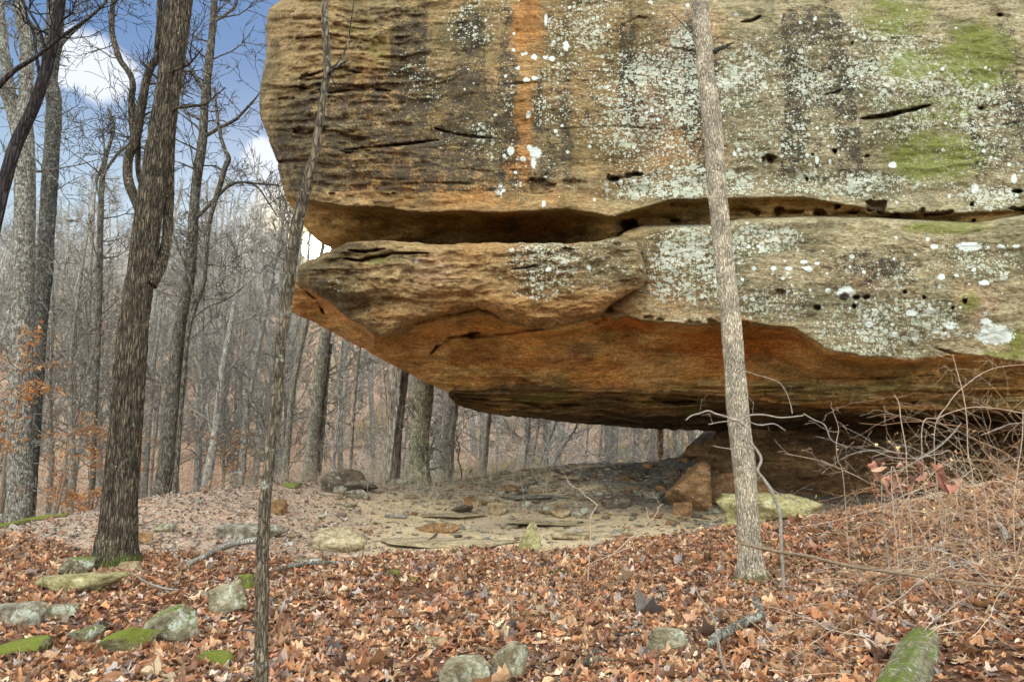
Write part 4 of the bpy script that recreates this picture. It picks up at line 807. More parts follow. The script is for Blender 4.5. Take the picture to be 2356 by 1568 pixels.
def near_tree(name, label, cat, pts, mat, Y=None, limbs=(), sides=40, bark=.0, nring=14, flare=.0, top=14., step=.03, twigs=0, tw_range=(.2, 1), tw_len=1.2, twmat=None, group=None, dY=None, seed=1, extend=True, limb_tw=True):
    if Y is None: Y = hit(pts[0][0], pts[0][1])[1]
    W_, r = px_path(pts, Y, dY); base = np.array([W_[0][0], W_[0][1], float(gz(W_[0][0], W_[0][1]))])
    if base[2] < W_[0][2] - .02: W_ = np.vstack([base - [0, 0, .1], W_]); r = np.append(r[0] * 1.1, r)
    else: W_ = np.vstack([W_[0] - [0, 0, .15], W_]); r = np.append(r[0] * 1.08, r)
    if extend:
        d = W_[-1] - W_[-2]; d /= np.linalg.norm(d); d = d * .8 + np.array([0, 0, .3]); k = max(0, (top - W_[-1][2])); 
        if k > .5:
            ex, _ = wander(W_[-1], d, k, 5, .05); W_ = np.vstack([W_, ex[1:]]); r = np.append(r, np.linspace(r[-1] * .9, r[-1] * .3, 5))
    e = empty(name, base); tag(e, label, cat, group)
    mb = MB(); tube(mb, W_, r, sides, step, bark, seed, None, nring, flare); link('trunk', mb.mesh('trunk', mat, True, base), e)
    for L in limbs:
        lp, lY = L[0], (L[1] if len(L) > 1 else 0); lm = L[2] if len(L) > 2 else mat
        w2, r2 = px_path(lp, Y + (lY if not isinstance(lY, (tuple, list)) else 0), lY if isinstance(lY, (tuple, list)) else None)
        mb = MB(); tube(mb, w2, r2, max(8, sides // 3), .06, bark * .4, seed + 3, None, max(5, nring // 2))
        if limb_tw and len(w2) > 2 and r2.max() < .14:
            for _ in range(int(4 + 5 * rnd.random())):
                i = rnd.randrange(len(w2) // 2, len(w2)); dd = np.array([rnd.uniform(-1, 1), rnd.uniform(-1, 1), rnd.uniform(-.1, 1)]); grow(mb, w2[i], dd / np.linalg.norm(dd), rnd.uniform(.5, 1.) * tw_len, max(.008, r2[i] * .35), 2, rmin=.0035 * Y / 9, nch=4)
        link('limb', mb.mesh('limb', lm, True, base), e)
    if twigs:
        mb = MB(); a, b = int(len(W_) * tw_range[0]), len(W_) - 1
        for _ in range(twigs):
            t = rnd.uniform(a, b - .01); i = int(t); q = W_[i] + (W_[i + 1] - W_[i]) * (t - i); an = rnd.uniform(0, 6.28); dd = np.array([math.cos(an), .7 * math.sin(an), rnd.uniform(-.1, .8)])
            grow(mb, q, dd / np.linalg.norm(dd), tw_len * rnd.uniform(.5, 1.3), max(.008, min(.03, r[min(i, len(r) - 1)] * .3)), 2, rmin=.0035 * Y / 9, nch=4)
        link('branches', mb.mesh('branches', twmat or mat, True, base), e)
    return e
# big ridged tree at left with its side stems
near_tree('hardwood_tree', 'big brown ridged tree trunk, the thickest at left, rising from the leaves', 'tree',
    [(266, 1302, 86), (266, 1262, 78), (270, 1210, 73), (283, 1060, 66), (293, 930, 64), (303, 805, 62), (313, 700, 58), (326, 616, 55), (341, 500, 52), (354, 411, 51), (372, 300, 50), (388, 205, 48), (400, 100, 50), (410, 0, 51), (420, -90, 48)],
    B_OAK, None, [([(345, 655, 30), (368, 612, 26), (382, 560, 21), (389, 470, 20), (392, 340, 18), (404, 220, 16), (418, 128, 14), (432, 40, 12), (445, -60, 10)], (0, .35, .4, .3)),
                  ([(330, 500, 24), (316, 465, 22), (300, 430, 20), (293, 400, 20), (297, 360, 19), (310, 328, 19), (322, 270, 18), (334, 195, 17), (347, 155, 15), (360, 134, 14), (365, 67, 12), (370, -40, 10)], (0, .3, .4, .5)),
                  ([(311, 335, 16), (306, 290, 14), (302, 231, 13), (306, 190, 12), (296, 165, 12), (277, 139, 11), (264, 100, 11), (257, 62, 10), (262, -30, 9)], (.4, .5, .6)),
                  ([(326, 425, 12), (318, 390, 10), (318, 340, 10), (312, 318, 9)], .5)], 72, .022, 22, .34, 14, .022, seed=3, tw_len=1.1, twigs=10, tw_range=(.55, 1))
near_tree('hardwood_tree', 'dark grey straight trunk left of the big brown tree, forking near the top', 'tree',
    [(58, 1190, 38), (66, 1120, 34), (76, 980, 31), (84, 860, 30), (90, 763, 30), (98, 680, 31), (103, 616, 33), (109, 500, 32), (115, 411, 33), (122, 300, 31), (124, 226, 30), (116, 180, 28), (124, 90, 34), (130, 0, 36), (136, -80, 34)],
    B_DARK, None, [([(118, 200, 22), (103, 130, 16), (80, 70, 13), (58, 40, 11), (30, -20, 9)], 0), ([(124, 120, 14), (160, 80, 9), (205, 41, 7), (240, 8, 6), (262, -30, 5)], 0)], 44, .012, 16, .15, 13, .03, seed=5, twigs=14, tw_range=(.5, 1))
near_tree('leaning_tree', 'blackish leaning stem crossing the upper left corner in front of other trunks', 'tree',
    [(-60, 900, 30), (-40, 650, 28), (-12, 520, 26), (8, 430, 26), (31, 349, 26), (52, 300, 25), (76, 250, 24), (96, 195, 24), (112, 140, 23), (126, 80, 22), (139, 0, 21), (150, -60, 18)],
    B_VERY, 6.5, [([(-10, 205, 13), (31, 164, 11), (70, 140, 9), (103, 116, 8), (139, 87, 8), (180, 58, 6), (205, 41, 5), (231, 20, 4)], -.1),
                  ([(96, 195, 9), (84, 130, 7), (78, 80, 6), (60, 30, 5), (50, -20, 4)], 0), ([(103, 116, 8), (92, 70, 6), (66, 25, 5), (40, -10, 4)], 0)], 24, .003, 8, 0, 9, .05, seed=6, twigs=6, tw_range=(.5, 1), tw_len=.8)
near_tree('forked_tree', 'grey mottled tree at the far left that splits into three stems', 'tree',
    [(44, 1160, 52), (46, 1000, 46), (48, 860, 44), (52, 700, 44), (56, 560, 42), (57, 450, 41), (56, 360, 40), (54, 312, 42), (58, 230, 26), (62, 130, 26), (52, 50, 25), (40, -20, 24)],
    B_GREY, 19., [([(50, 320, 26), (38, 270, 24), (24, 215, 22), (12, 130, 20), (4, 60, 18), (-4, -20, 16)], 0), ([(40, 330, 18), (26, 270, 16), (12, 225, 15), (-4, 190, 14), (-30, 120, 12)], 0)], 36, .012, 10, .1, 15, .06, seed=8, twigs=16, tw_len=1.8, tw_range=(.5, 1))
near_tree('hardwood_tree', 'mottled grey trunk right of the big brown tree, reaching the top edge', 'tree',
    [(372, 1134, 40), (384, 1060, 34), (392, 960, 32), (402, 860, 29), (412, 763, 26), (426, 680, 24), (438, 616, 24), (444, 514, 22), (452, 420, 20), (461, 360, 20), (467, 310, 19), (470, 250, 17), (474, 205, 18), (482, 130, 17), (490, 60, 15), (493, 0, 14), (496, -60, 13)],
    B_MID, 19.5, [([(470, 315, 9), (485, 306, 8), (503, 295, 8), (539, 277, 7), (556, 262, 6), (570, 246, 6), (585, 230, 5), (598, 214, 3)], (0, -.5)), ([(466, 205, 9), (450, 175, 7), (437, 154, 6), (424, 128, 5)], 0), ([(458, 275, 6), (440, 264, 5), (428, 262, 4), (416, 236, 3)], 0),
                  ([(440, 510, 9), (468, 486, 8), (500, 452, 8), (530, 425, 7), (560, 419, 6), (600, 423, 5), (640, 426, 4)], (0, -.4)), ([(488, 50, 7), (510, 40, 6), (540, 16, 5), (548, -10, 4)], 0), ([(560, 419, 4), (592, 430, 4), (620, 470, 3), (640, 500, 2)], 0)], 32, .010, 10, .2, 15, .05, seed=9, twigs=18, tw_len=1.5, tw_range=(.45, 1))
near_tree('slender_tree', 'thin bare stem right of the mottled grey trunk, bending at mid height', 'tree',
    [(402, 1130, 11), (409, 1050, 10), (414, 970, 10), (424, 860, 10), (434, 763, 9), (452, 700, 9), (468, 655, 9), (474, 600, 8), (478, 550, 8), (484, 503, 9), (494, 465, 10), (506, 426, 12), (518, 385, 12), (526, 365, 12), (518, 345, 9), (506, 308, 8), (498, 250, 6), (494, 200, 5)],
    B_MID, 18., [([(434, 740, 6), (446, 680, 5), (425, 610, 5), (410, 570, 4), (398, 540, 3)], 0), ([(440, 735, 4), (480, 705, 3), (520, 690, 3), (560, 660, 3)], 0)], 12, .003, 6, .1, 9, .06, seed=10, twigs=12, tw_len=1.3, extend=False)
near_tree('slender_tree', 'crooked bare tree in the gap left of the big brown trunk', 'tree',
    [(212, 1120, 12), (216, 1000, 12), (222, 860, 12), (226, 760, 13), (228, 640, 14), (230, 560, 13), (232, 480, 12), (236, 410, 11), (244, 360, 9), (256, 320, 8), (262, 290, 7), (250, 250, 5)],
    B_MID, 24., [([(238, 400, 8), (258, 370, 7), (280, 345, 6), (300, 330, 4)], 0), ([(234, 470, 6), (222, 420, 5), (240, 360, 5), (236, 300, 3)], 0)], 12, .004, 6, .1, 9, .1, seed=11, twigs=16, tw_len=1.6, extend=False, tw_range=(.35, 1))
near_tree('furrowed_tree', 'thick straight trunk with furrowed grey bark behind the left foot of the span', 'tree',
    [(897, 1112, 42), (901, 1060, 41), (907, 990, 39), (915, 920, 37), (921, 863, 36), (930, 780, 35), (945, 600, 33), (960, 400, 31)], B_FUR, 20.5, (), 48, .014, 18, .15, 13, .04, seed=12)
near_tree('slender_tree', 'very thin pale stem pressed against the furrowed trunk', 'tree',
    [(893, 1112, 8), (900, 1060, 7), (908, 985, 7), (916, 930, 7), (919, 890, 6), (922, 863, 5), (926, 800, 5)], FARB[0], 20.2, (), 10, .002, 6, .1, 9, .06, seed=14)
near_tree('beech_tree', 'stout smooth barked trunk with carved marks and spreading roots beside the furrowed trunk', 'tree',
    [(963, 1122, 60), (962, 1100, 52), (963, 1050, 47), (966, 1000, 44), (971, 940, 44), (977, 880, 43), (984, 800, 41), (996, 600, 38), (1010, 400, 34)], B_BEECH, 19.2,
    [([(940, 1112, 22), (950, 1070, 18), (956, 1020, 14), (962, 980, 8)], -.12), ([(992, 1124, 8), (984, 1106, 14), (976, 1080, 18), (972, 1040, 14)], -.12)], 48, .005, 10, .30, 13, .04, seed=13)
near_tree('slender_tree', 'thin curving brown trunk just right of the carved trunk', 'tree',
    [(1032, 1120, 13), (1037, 1080, 12), (1038, 1043, 12), (1041, 1010, 10), (1045, 975, 10), (1050, 930, 10), (1056, 860, 9), (1060, 700, 8)], FARB[2], 20., (), 14, .004, 6, .2, 12, .05, seed=15)
near_tree('slender_tree', 'tiny wriggling sapling beside the thin curving trunk', 'sapling',
    [(1060, 1120, 3), (1062, 1085, 3), (1054, 1055, 3), (1058, 1030, 3), (1050, 1010, 2.5)], B_MID, 20.1, (), 6, 0, 6, 0, 4, .06, seed=16, twigs=5, tw_len=.4, extend=False)
near_tree('slender_tree', 'straight thin trunk at the left foot of the rubble slope', 'tree',
    [(1112, 1114, 12), (1116, 1070, 11), (1121, 1010, 9), (1126, 955, 9), (1134, 860, 8), (1140, 700, 7)], FARB[2], 21., (), 14, .004, 6, .15, 12, .05, seed=17)
near_tree('mossy_tree', 'pale grey trunk with moss down its right side, behind the span at left', 'tree',
    [(713, 1094, 34), (718, 1040, 30), (724, 975, 28), (730, 920, 27), (737, 863, 26), (744, 800, 25), (752, 745, 24), (768, 600, 22)], B_MOSSY, 24., [([(733, 1092, 13), (737, 1040, 12), (745, 960, 11), (752, 863, 10), (760, 790, 10)], .25)], 36, .012, 12, .15, 14, .05, seed=18)
near_tree('mossy_tree', 'leaning mossy trunk left of the pale mossy trunk', 'tree',
    [(656, 1096, 16), (661, 1030, 14), (668, 953, 13), (678, 870, 13), (690, 810, 12), (706, 740, 11), (730, 640, 10)], B_MOSSY, 24.5, (), 20, .008, 8, .15, 12, .06, seed=19, twigs=6)
near_tree('slender_tree', 'thin dark vertical trunk between the mossy and furrowed trunks', 'tree',
    [(806, 1092, 7), (809, 1030, 7), (813, 960, 7), (819, 890, 6), (826, 820, 6), (832, 780, 5), (840, 700, 5)], FARB[2], 23., (), 10, .003, 6, .1, 12, .08, seed=20, twigs=8)
near_tree('slender_tree', 'pair of pale stems rising left of the thin dark trunk', 'tree',
    [(766, 1090, 6), (772, 1020, 6), (780, 950, 5), (779, 880, 5), (785, 820, 5), (790, 740, 5)], FARB[0], 24., [([(768, 1080, 5), (778, 1000, 4), (790, 930, 4), (800, 870, 3)], 0)], 8, .002, 6, 0, 12, .1, seed=21, twigs=8)
near_tree('grey_tree', 'pale grey straight trunk half hidden behind the carved trunk', 'tree',
    [(1003, 1090, 22), (1004, 1020, 20), (1008, 950, 20), (1012, 880, 19), (1022, 700, 18)], FARB[0], 30., (), 20, .006, 8, .1, 14, .1, seed=22)
near_tree('grey_tree', 'knotty grey brown trunk with a bare side branch, right of the carved trunk', 'tree',
    [(1022, 1096, 20), (1024, 1020, 18), (1030, 960, 18), (1036, 930, 20), (1040, 860, 16)], FARB[2], 27., [([(1034, 945, 9), (1026, 930, 6), (1014, 926, 5), (1004, 918, 4)], 0)], 20, .008, 8, .1, 14, .1, seed=23)
for i, (a, lab) in enumerate([([(1207, 1072, 6), (1212, 1030, 6), (1217, 985, 6), (1224, 900, 5)], 'thin upright stem at the left end of the rubble crest'), ([(1244, 1066, 4), (1256, 1030, 4), (1270, 1000, 4), (1282, 960, 4), (1296, 900, 4)], 'dark stem leaning right behind the rubble crest'),
    ([(1276, 1064, 5), (1290, 1040, 5), (1308, 1010, 5), (1324, 985, 5), (1340, 940, 5)], 'long stem leaning far right behind the rubble crest'), ([(1226, 1070, 4), (1232, 1020, 4), (1240, 975, 4), (1246, 900, 4)], 'pale thin stem between the leaning stems at the crest')]):
    near_tree('slender_tree', lab, 'sapling', a, FARB[1] if i != 3 else FARB[0], 24.5, (), 8, .002, 5, .1, 9, .1, seed=30 + i, twigs=6, tw_len=1.)
near_tree('tan_tree', 'sunlit tan trunk seen through the opening, just left of the rock pillar', 'tree', [(1519, 1066, 15), (1519, 1030, 14), (1520, 990, 14), (1522, 930, 13), (1526, 800, 12)], B_OR, 25., [([(1524, 990, 5), (1516, 984, 5), (1512, 970, 4)], -.1)], 16, .004, 8, .05, 14, .1, seed=35)
near_tree('tan_tree', 'narrow tan trunk seen in the notch beside the rock pillar', 'tree', [(1620, 1040, 10), (1621, 1000, 9), (1622, 960, 9), (1624, 860, 8)], B_OR, 27., (), 12, .003, 8, .05, 14, .1, seed=36)
for i, (x, wd) in enumerate([(1418, 5), (1456, 6), (1496, 9), (1502, 6), (1568, 6), (1348, 5), (1380, 7)]):
    near_tree('slender_tree', ['pale thin stem in the opening, leftmost of the pale row', 'pale stem with a side twig seen in the middle of the opening', 'whitish trunk close to the left of the tan trunk', 'thin grey stem touching the whitish trunk', 'grey stem right of the tan trunk in the opening', 'thin white stem above the middle of the rubble crest', 'light grey stem behind the rubble crest'][i],
              'tree', [(x, 1068, wd), (x + 2, 1030, wd), (x + 5, 990, wd * .9), (x + 12, 880, wd * .8)], FARB[i % 2], 28. + i, (), 8, .003, 5, .1, 13, .1, seed=40 + i, twigs=8, tw_len=1.4, tw_range=(.1, .9))
# foreground sapling against the cliff, and the pale trunk
near_tree('slender_sapling', 'tall slender speckled sapling standing closest to the camera, left of the cliff', 'sapling',
    [(600, 1620, 34), (601, 1568, 32), (602, 1500, 29), (603, 1400, 30), (604, 1340, 32), (603, 1290, 27), (606, 1225, 26), (610, 1150, 25), (616, 1097, 22), (622, 1030, 23), (630, 970, 22), (638, 917, 24), (642, 850, 22), (646, 790, 24), (654, 740, 24), (660, 690, 26), (666, 640, 27), (671, 600, 26), (679, 545, 25), (684, 514, 27), (694, 470, 24), (704, 437, 22), (712, 395, 21), (724, 355, 19), (731, 310, 17), (739, 257, 16), (748, 200, 17), (753, 154, 15), (751, 100, 15), (748, 50, 14), (747, 0, 13), (748, -60, 12)],
    B_SAP, 4.3, limb_tw=False, limbs=[([(757, 170, 7), (765, 160, 6), (784, 148, 4), (802, 138, 3)], -.02, B_DARK), ([(765, 160, 4), (790, 125, 3), (800, 100, 2.5), (806, 60, 2.2), (812, 20, 2), (820, -40, 2)], -.02, B_DARK), ([(760, 172, 2.5), (770, 195, 1.6), (782, 215, 1.2)], 0, B_DARK)], sides=36, bark=.003, nring=12, flare=.1, top=7, step=.012, seed=50, twigs=0)
near_tree('pale_tree', 'pale flaky barked trunk standing in the leaves in front of the cliff', 'tree',
    [(1730, 1336, 66), (1727, 1300, 54), (1724, 1250, 47), (1719, 1170, 47), (1712, 1071, 49), (1702, 990, 49), (1695, 917, 50), (1690, 840, 46), (1684, 763, 46), (1680, 715, 42), (1670, 630, 42), (1660, 539, 42), (1650, 440, 41), (1643, 340, 41), (1636, 257, 42), (1624, 165, 36), (1622, 120, 38), (1614, 60, 37), (1609, 0, 37), (1602, -90, 34)],
    B_PALE, None, limb_tw=False, limbs=[([(1640, 122, 12), (1655, 112, 10), (1672, 106, 7), (1688, 98, 2)], -.05, B_DARK), ([(1610, 92, 3), (1590, 75, 2.2), (1560, 45, 1.8), (1540, 25, 1.4)], -.05, B_DARK)], sides=64, bark=.006, nring=26, flare=.42, top=12, step=.018, seed=51, twigs=0)
# bare shrub crossing the pale trunk
def shrub(name, label, cat, paths, Y, mat, group=None, fuzz=0, fl=.25):
    base = px_path(paths[0], Y)[0][0]; base = np.array([base[0], base[1], float(gz(base[0], base[1]))]); e = empty(name, base); tag(e, label, cat, group)
    for k, pth in enumerate(paths):
        w2, r2 = px_path(pth, Y); r2 = r2 * (.5 if name == 'bramble_cane' else 1); mb = MB(); w2 = w2 + np.array([[rnd.gauss(0, .012) for _ in range(3)] for _ in w2]) * (len(w2) > 3)
        
        if k == 0: w2 = np.vstack([base - [0, 0, .05], w2]) if w2[0][2] > base[2] else w2; r2 = np.append(r2[0], r2) if len(r2) < len(w2) else r2
        tube(mb, w2, r2, 7, .03, .0008, k, None, 5)
        for _ in range(fuzz):
            i = rnd.randrange(1, len(w2)); q = w2[i] + (w2[i - 1] - w2[i]) * rnd.random(); grow(mb, q, np.array([rnd.uniform(-1, 1), rnd.uniform(-.6, .6), rnd.uniform(-.3, .9)]), fl * rnd.uniform(.4, 1.2), .003, 1, rmin=.0018, nch=2)
        link('stem' if k == 0 else 'twig', mb.mesh('twig', mat, True, base), e)
    return e
M_SHR = mat_plain('grey_twig_bark', (.16, .13, .10), (.34, .30, .25), 40); M_SHD = mat_plain('brown_twig_bark', (.13, .09, .06), (.26, .19, .13), 40); M_PINK = mat_plain('pinkish_twig_bark', (.30, .21, .15), (.50, .38, .28), 40)
shrub('bare_shrub', 'bare crooked shrub whose pale twigs cross the pale trunk', 'shrub', [
    [(1798, 1250, 8), (1796, 1235, 9), (1792, 1184, 8), (1784, 1158, 8), (1771, 1125, 8), (1755, 1099, 7), (1742, 1076, 7), (1750, 1058, 6), (1742, 1037, 6), (1726, 1007, 5), (1713, 986, 5), (1701, 968, 5)],
    [(1701, 968, 5), (1684, 963, 4.5), (1671, 957, 4), (1650, 948, 4), (1630, 946, 3.5), (1610, 948, 3.5), (1592, 956, 3), (1578, 964, 2.5)], [(1704, 967, 4.5), (1722, 956, 4), (1745, 954, 4), (1766, 954, 3.5), (1802, 958, 3.5), (1848, 953, 3)],
    [(1848, 953, 3), (1875, 966, 2.6), (1898, 983, 2.4), (1915, 1010, 2), (1950, 1030, 2)], [(1722, 970, 3), (1750, 974, 3), (1780, 977, 2.8), (1809, 989, 2)], [(1822, 953, 2.4), (1819, 927, 2.2), (1808, 903, 2), (1788, 882, 2), (1765, 866, 2), (1743, 861, 1.6), (1714, 856, 1.2)],
    [(1690, 968, 2.6), (1660, 970, 2.4), (1630, 976, 2)], [(1736, 1030, 2.4), (1715, 1018, 2.2), (1690, 1026, 2), (1665, 1030, 2), (1640, 1023, 1.6)], [(1765, 1110, 3), (1780, 1130, 2.5), (1800, 1142, 2.2), (1830, 1150, 2)]], 8.2, M_SHR, fuzz=2, fl=.18)
shrub('thin_seedling', 'thin pale seedling with a bent top right of the pointed rock', 'seedling', [
    [(1350, 1400, 3), (1352, 1330, 3), (1355, 1270, 3), (1358, 1225, 3), (1360, 1190, 3), (1368, 1172, 3), (1374, 1160, 3)], [(1374, 1160, 2.5), (1360, 1148, 2.5), (1345, 1138, 2), (1335, 1128, 2), (1318, 1118, 2), (1305, 1105, 1.6), (1298, 1092, 1.2)], [(1350, 1295, 2), (1380, 1290, 2), (1410, 1275, 2), (1440, 1258, 1.8)]], 9.2, M_PINK, fuzz=1)
shrub('thin_seedling', 'small forked pale seedling at the edge of the leaves left of the pale trunk', 'seedling', [
    [(1395, 1290, 3), (1425, 1262, 3), (1455, 1240, 3), (1478, 1220, 3), (1493, 1198, 2.6)], [(1493, 1198, 2.4), (1490, 1180, 2), (1487, 1165, 1.6)], [(1493, 1198, 2.4), (1508, 1183, 2), (1516, 1168, 1.6), (1526, 1160, 1.4)], [(1508, 1183, 1.8), (1514, 1176, 1.4), (1512, 1165, 1.2)]], 10.5, M_PINK, fuzz=1)
shrub('thin_seedling', 'tall thin bare seedling right of the crooked fallen branch', 'seedling', [[(1682, 1580, 5), (1665, 1530, 5), (1650, 1480, 5), (1640, 1425, 5), (1620, 1385, 4), (1600, 1355, 3)], [(1660, 1520, 2.4), (1651, 1490, 2), (1648, 1440, 1.6)]], 5.0, M_SHR)
def seedling(label, x, y, h, w=2.5, Y=None):
    Y = Y or hit(x, y)[1]; shrub('thin_seedling', label, 'seedling', [[(x, y, w), (x - h * .03, y - h * .4, w * .9), (x + h * .02, y - h, w * .5)]], Y, M_SHD, fuzz=2, fl=.12)
seedling('dark thin shoot rising from the leaves at the bottom, left of the sapling', 358, 1565, 130, 3); seedling('thin shoot in the leaves at the far left', 96, 1470, 150, 2.5)
seedling('short brown shoot right of the big brown trunk', 372, 1290, 70, 2.5); seedling('thin shoot standing on the left crest', 124, 1206, 130, 3)
def stick(label, pts, mat, name='fallen_branch', cat='branch', up=.045, sides=12, sub=(), Ys=None, bark=.003):
    w2 = []
    for i, p in enumerate(pts):
        h = hit(p[0], p[1]) if Ys is None else P(p[0], p[1], Ys[i]); w2.append(h + np.array([0, 0, up]))
    w2 = np.array(w2); r2 = np.array([p[2] for p in pts]) / 2 * w2[:, 1] / F
    mb = MB(); tube(mb, w2, r2, sides, .03, bark, 3, None, 6)
    for s in sub:
        q = np.array([hit(p[0], p[1]) + [0, 0, up] for p in s]); tube(mb, q, np.array([p[2] for p in s]) / 2 * q[:, 1] / F, 7, .03)
    b = w2.mean(0); tag(link(name, mb.mesh(name, mat, True, b), None, tuple(b)), label, cat)
stick('crooked lichen grey branch lying in the leaves below the pale trunk', [(1636, 1508, 15), (1650, 1490, 20), (1690, 1468, 20), (1730, 1448, 20), (1752, 1438, 19), (1748, 1420, 17), (1740, 1398, 15)], B_GREY, up=.085)
stick('long straight purplish stick slanting right from the foot of the pale trunk', [(1706, 1250, 7), (1790, 1268, 7), (1860, 1278, 7), (1950, 1300, 7), (2100, 1322, 6), (2250, 1342, 6), (2400, 1356, 5)], M_SHD, 'fallen_stick', 'stick', Ys=[8.2, 7.9, 7.7, 7.4, 7.1, 6.9, 6.7], up=0)
stick('smooth pale curved root or branch left of the dirt trail', [(432, 1306, 10), (470, 1288, 11), (505, 1270, 11), (545, 1257, 12), (592, 1250, 12)], FARB[0], up=.06)
stick('long low pale branch in the leaves right of the slender sapling', [(640, 1318, 8), (690, 1308, 9), (740, 1303, 9), (790, 1304, 8), (820, 1308, 5)], B_GREY, up=.06)
stick('short white stick lying on the dirt trail', [(886, 1191, 7), (910, 1192, 7), (936, 1194, 7)], FARB[0], 'fallen_stick', 'stick')
stick('broken grey branch stub in the leaves below the long brick shaped rock', [(985, 1252, 9), (996, 1243, 8), (1004, 1234, 5)], B_MID, 'fallen_stick', 'stick')
stick('forked thin branch at the bottom centre right', [(1330, 1568, 7), (1345, 1545, 7), (1368, 1515, 6), (1382, 1498, 4)], B_MID, sub=[[(1345, 1545, 5), (1380, 1540, 4), (1430, 1538, 3)]], up=.06)
stick('thin grey fallen twig right of the wide flat rock', [(288, 1318, 4), (330, 1345, 4), (370, 1362, 4), (410, 1366, 3)], M_SHR, 'fallen_stick', 'stick', up=.05)
stick('pale flaking log end in the leaves at the right', [(2296, 1212, 12), (2308, 1228, 14), (2318, 1244, 14)], FARB[0], 'fallen_log', 'log', up=.05)
stick('thick bark curl lying in the middle right leaves', [(1262, 1322, 9), (1300, 1324, 11), (1342, 1326, 7)], B_OAK, 'bark_piece', 'bark', up=.04)
stick('moss covered log lying in the leaves at the lower right', [(2050, 1640, 88), (2085, 1570, 86), (2108, 1520, 82), (2124, 1488, 66), (2132, 1472, 46), (2136, 1464, 14)], RK['moss'], 'mossy_log', 'log', up=.0, sides=48, bark=.02)
stick('mossy green log along the crest at the far left edge', [(-40, 1220, 12), (20, 1212, 12), (70, 1200, 12), (120, 1192, 10), (155, 1188, 6)], RK['green'], 'mossy_log', 'log', up=.04)
# ------------------------------------------------------------------ orange leaved saplings
def beech(label, x, y, Y, h, spread, nb, nl, pale=0):
    base = P(x, y, Y); base[2] = min(base[2], float(gz(base[0], base[1]))) if Y > 18 else base[2]; e = empty('beech_sapling', base); tag(e, label, 'sapling')
    mb = MB(); tr, _ = wander(base, (0.05, 0, 1), h, 7, .09); tube(mb, tr, np.linspace(.028, .008, len(tr)), 8); tips = []
    for k in range(nb):
        t = rnd.uniform(1.2, len(tr) - 1.05); i = int(t); q = tr[i] + (tr[i + 1] - tr[i]) * (t - i); a = rnd.uniform(0, 6.28); d = np.array([math.cos(a), math.sin(a), rnd.uniform(.0, .5)])
        pts, _ = wander(q, d / np.linalg.norm(d), spread * rnd.uniform(.5, 1.1), 6, .16, .01); tube(mb, pts, np.linspace(.012, .004, len(pts)), 4)
        for j in range(5):
            i2 = rnd.randrange(1, len(pts)); dd = pts[i2] - pts[i2 - 1]; dd = dd / np.linalg.norm(dd) + np.array([rnd.uniform(-.9, .9), rnd.uniform(-.9, .9), rnd.uniform(-.2, .4)])
            p2, _ = wander(pts[i2], dd / np.linalg.norm(dd), spread * .35, 4, .15); tube(mb, p2, np.linspace(.006, .003, len(p2)), 3); tips += list(p2[1:])
        tips += list(pts[2:])
    link('trunk', mb.mesh('trunk', M_SHD, True, base), e)
    tips = np.array(tips); pk = tips[rs.integers(0, len(tips), nl)] + rs.normal(0, .05, (nl, 3)) - np.array([0, 0, .04])
    oc = np.array([(.56, .26, .09), (.48, .18, .06), (.62, .36, .16), (.38, .17, .07)]) if not pale else np.array([(.62, .36, .18), (.55, .27, .1), (.66, .45, .26)])
    o = scatter_leaves('foliage', pk - base, .065, rs, '', oc, None, .9, .01, M_ORLEAF, (.75, 1.2)); del o['kind']
    if 'label' in o: del o['label']
    o.parent = e
beech('orange leaved sapling at the far left edge', 4, 1180, 15.5, 3.9, 1.0, 16, 620)
beech('orange leaved sapling low between the dark grey and big brown trunks', 210, 1140, 19, 2.9, 1.3, 20, 820)
beech('small orange leaved sapling at the left behind the dark grey trunk', 130, 1180, 17, 1.9, .9, 12, 260)
beech('sparse pale orange sapling with fanned branches left of the slender sapling', 522, 1112, 20, 2.6, 1.3, 20, 260, 1)
beech('thin sapling with few pale orange leaves right of the slender sapling', 640, 1100, 24, 3.2, 1.1, 14, 130, 1)
for lab, a in [('flat tan bedrock ledge at the left end of the rubble crest', (1236, 1080, 1300, 1102)), ('long thin tan ledge along the rubble crest', (1290, 1066, 1400, 1082)), ('stepped tan ledge below the thin crest ledge', (1270, 1090, 1345, 1106)),
    ('dark flat ledge stone on the right part of the crest', (1430, 1062, 1530, 1078)), ('dark angular rock on the slope right of the ledges', (1440, 1082, 1490, 1102)), ('dark angular rock touching the rock pillar foot', (1520, 1068, 1572, 1098)), ('greyish block halfway down the rubble slope', (1330, 1108, 1378, 1130))]:
    put_rock(lab, *a, 'dark' if 'dark' in lab else 'dirt', int(a[0]) % 97, .7, strata=.08)
for lab, a, sd in [('broad flat tan bedrock shelf at the near edge of the dirt trail', (850, 1226, 1180, 1262), 5), ('second flat tan bedrock shelf right of the pointed rock', (1240, 1206, 1480, 1240), 6), ('low worn rock step crossing the dirt behind the brick shaped rock', (880, 1172, 1130, 1196), 8), ('thin rock step on the trail below the cracked tan rock', (1130, 1190, 1420, 1212), 9), ('long grey rock step at the foot of the rubble slope', (1150, 1128, 1400, 1150), 10)]:
    put_rock(lab, *a, 'dirt' if 'grey' not in lab else 'grey', 400 + sd, .45, name='bedrock_shelf', hk=.45, sink=.18, strata=.07, nz=.08, cuts=12, sub=5)
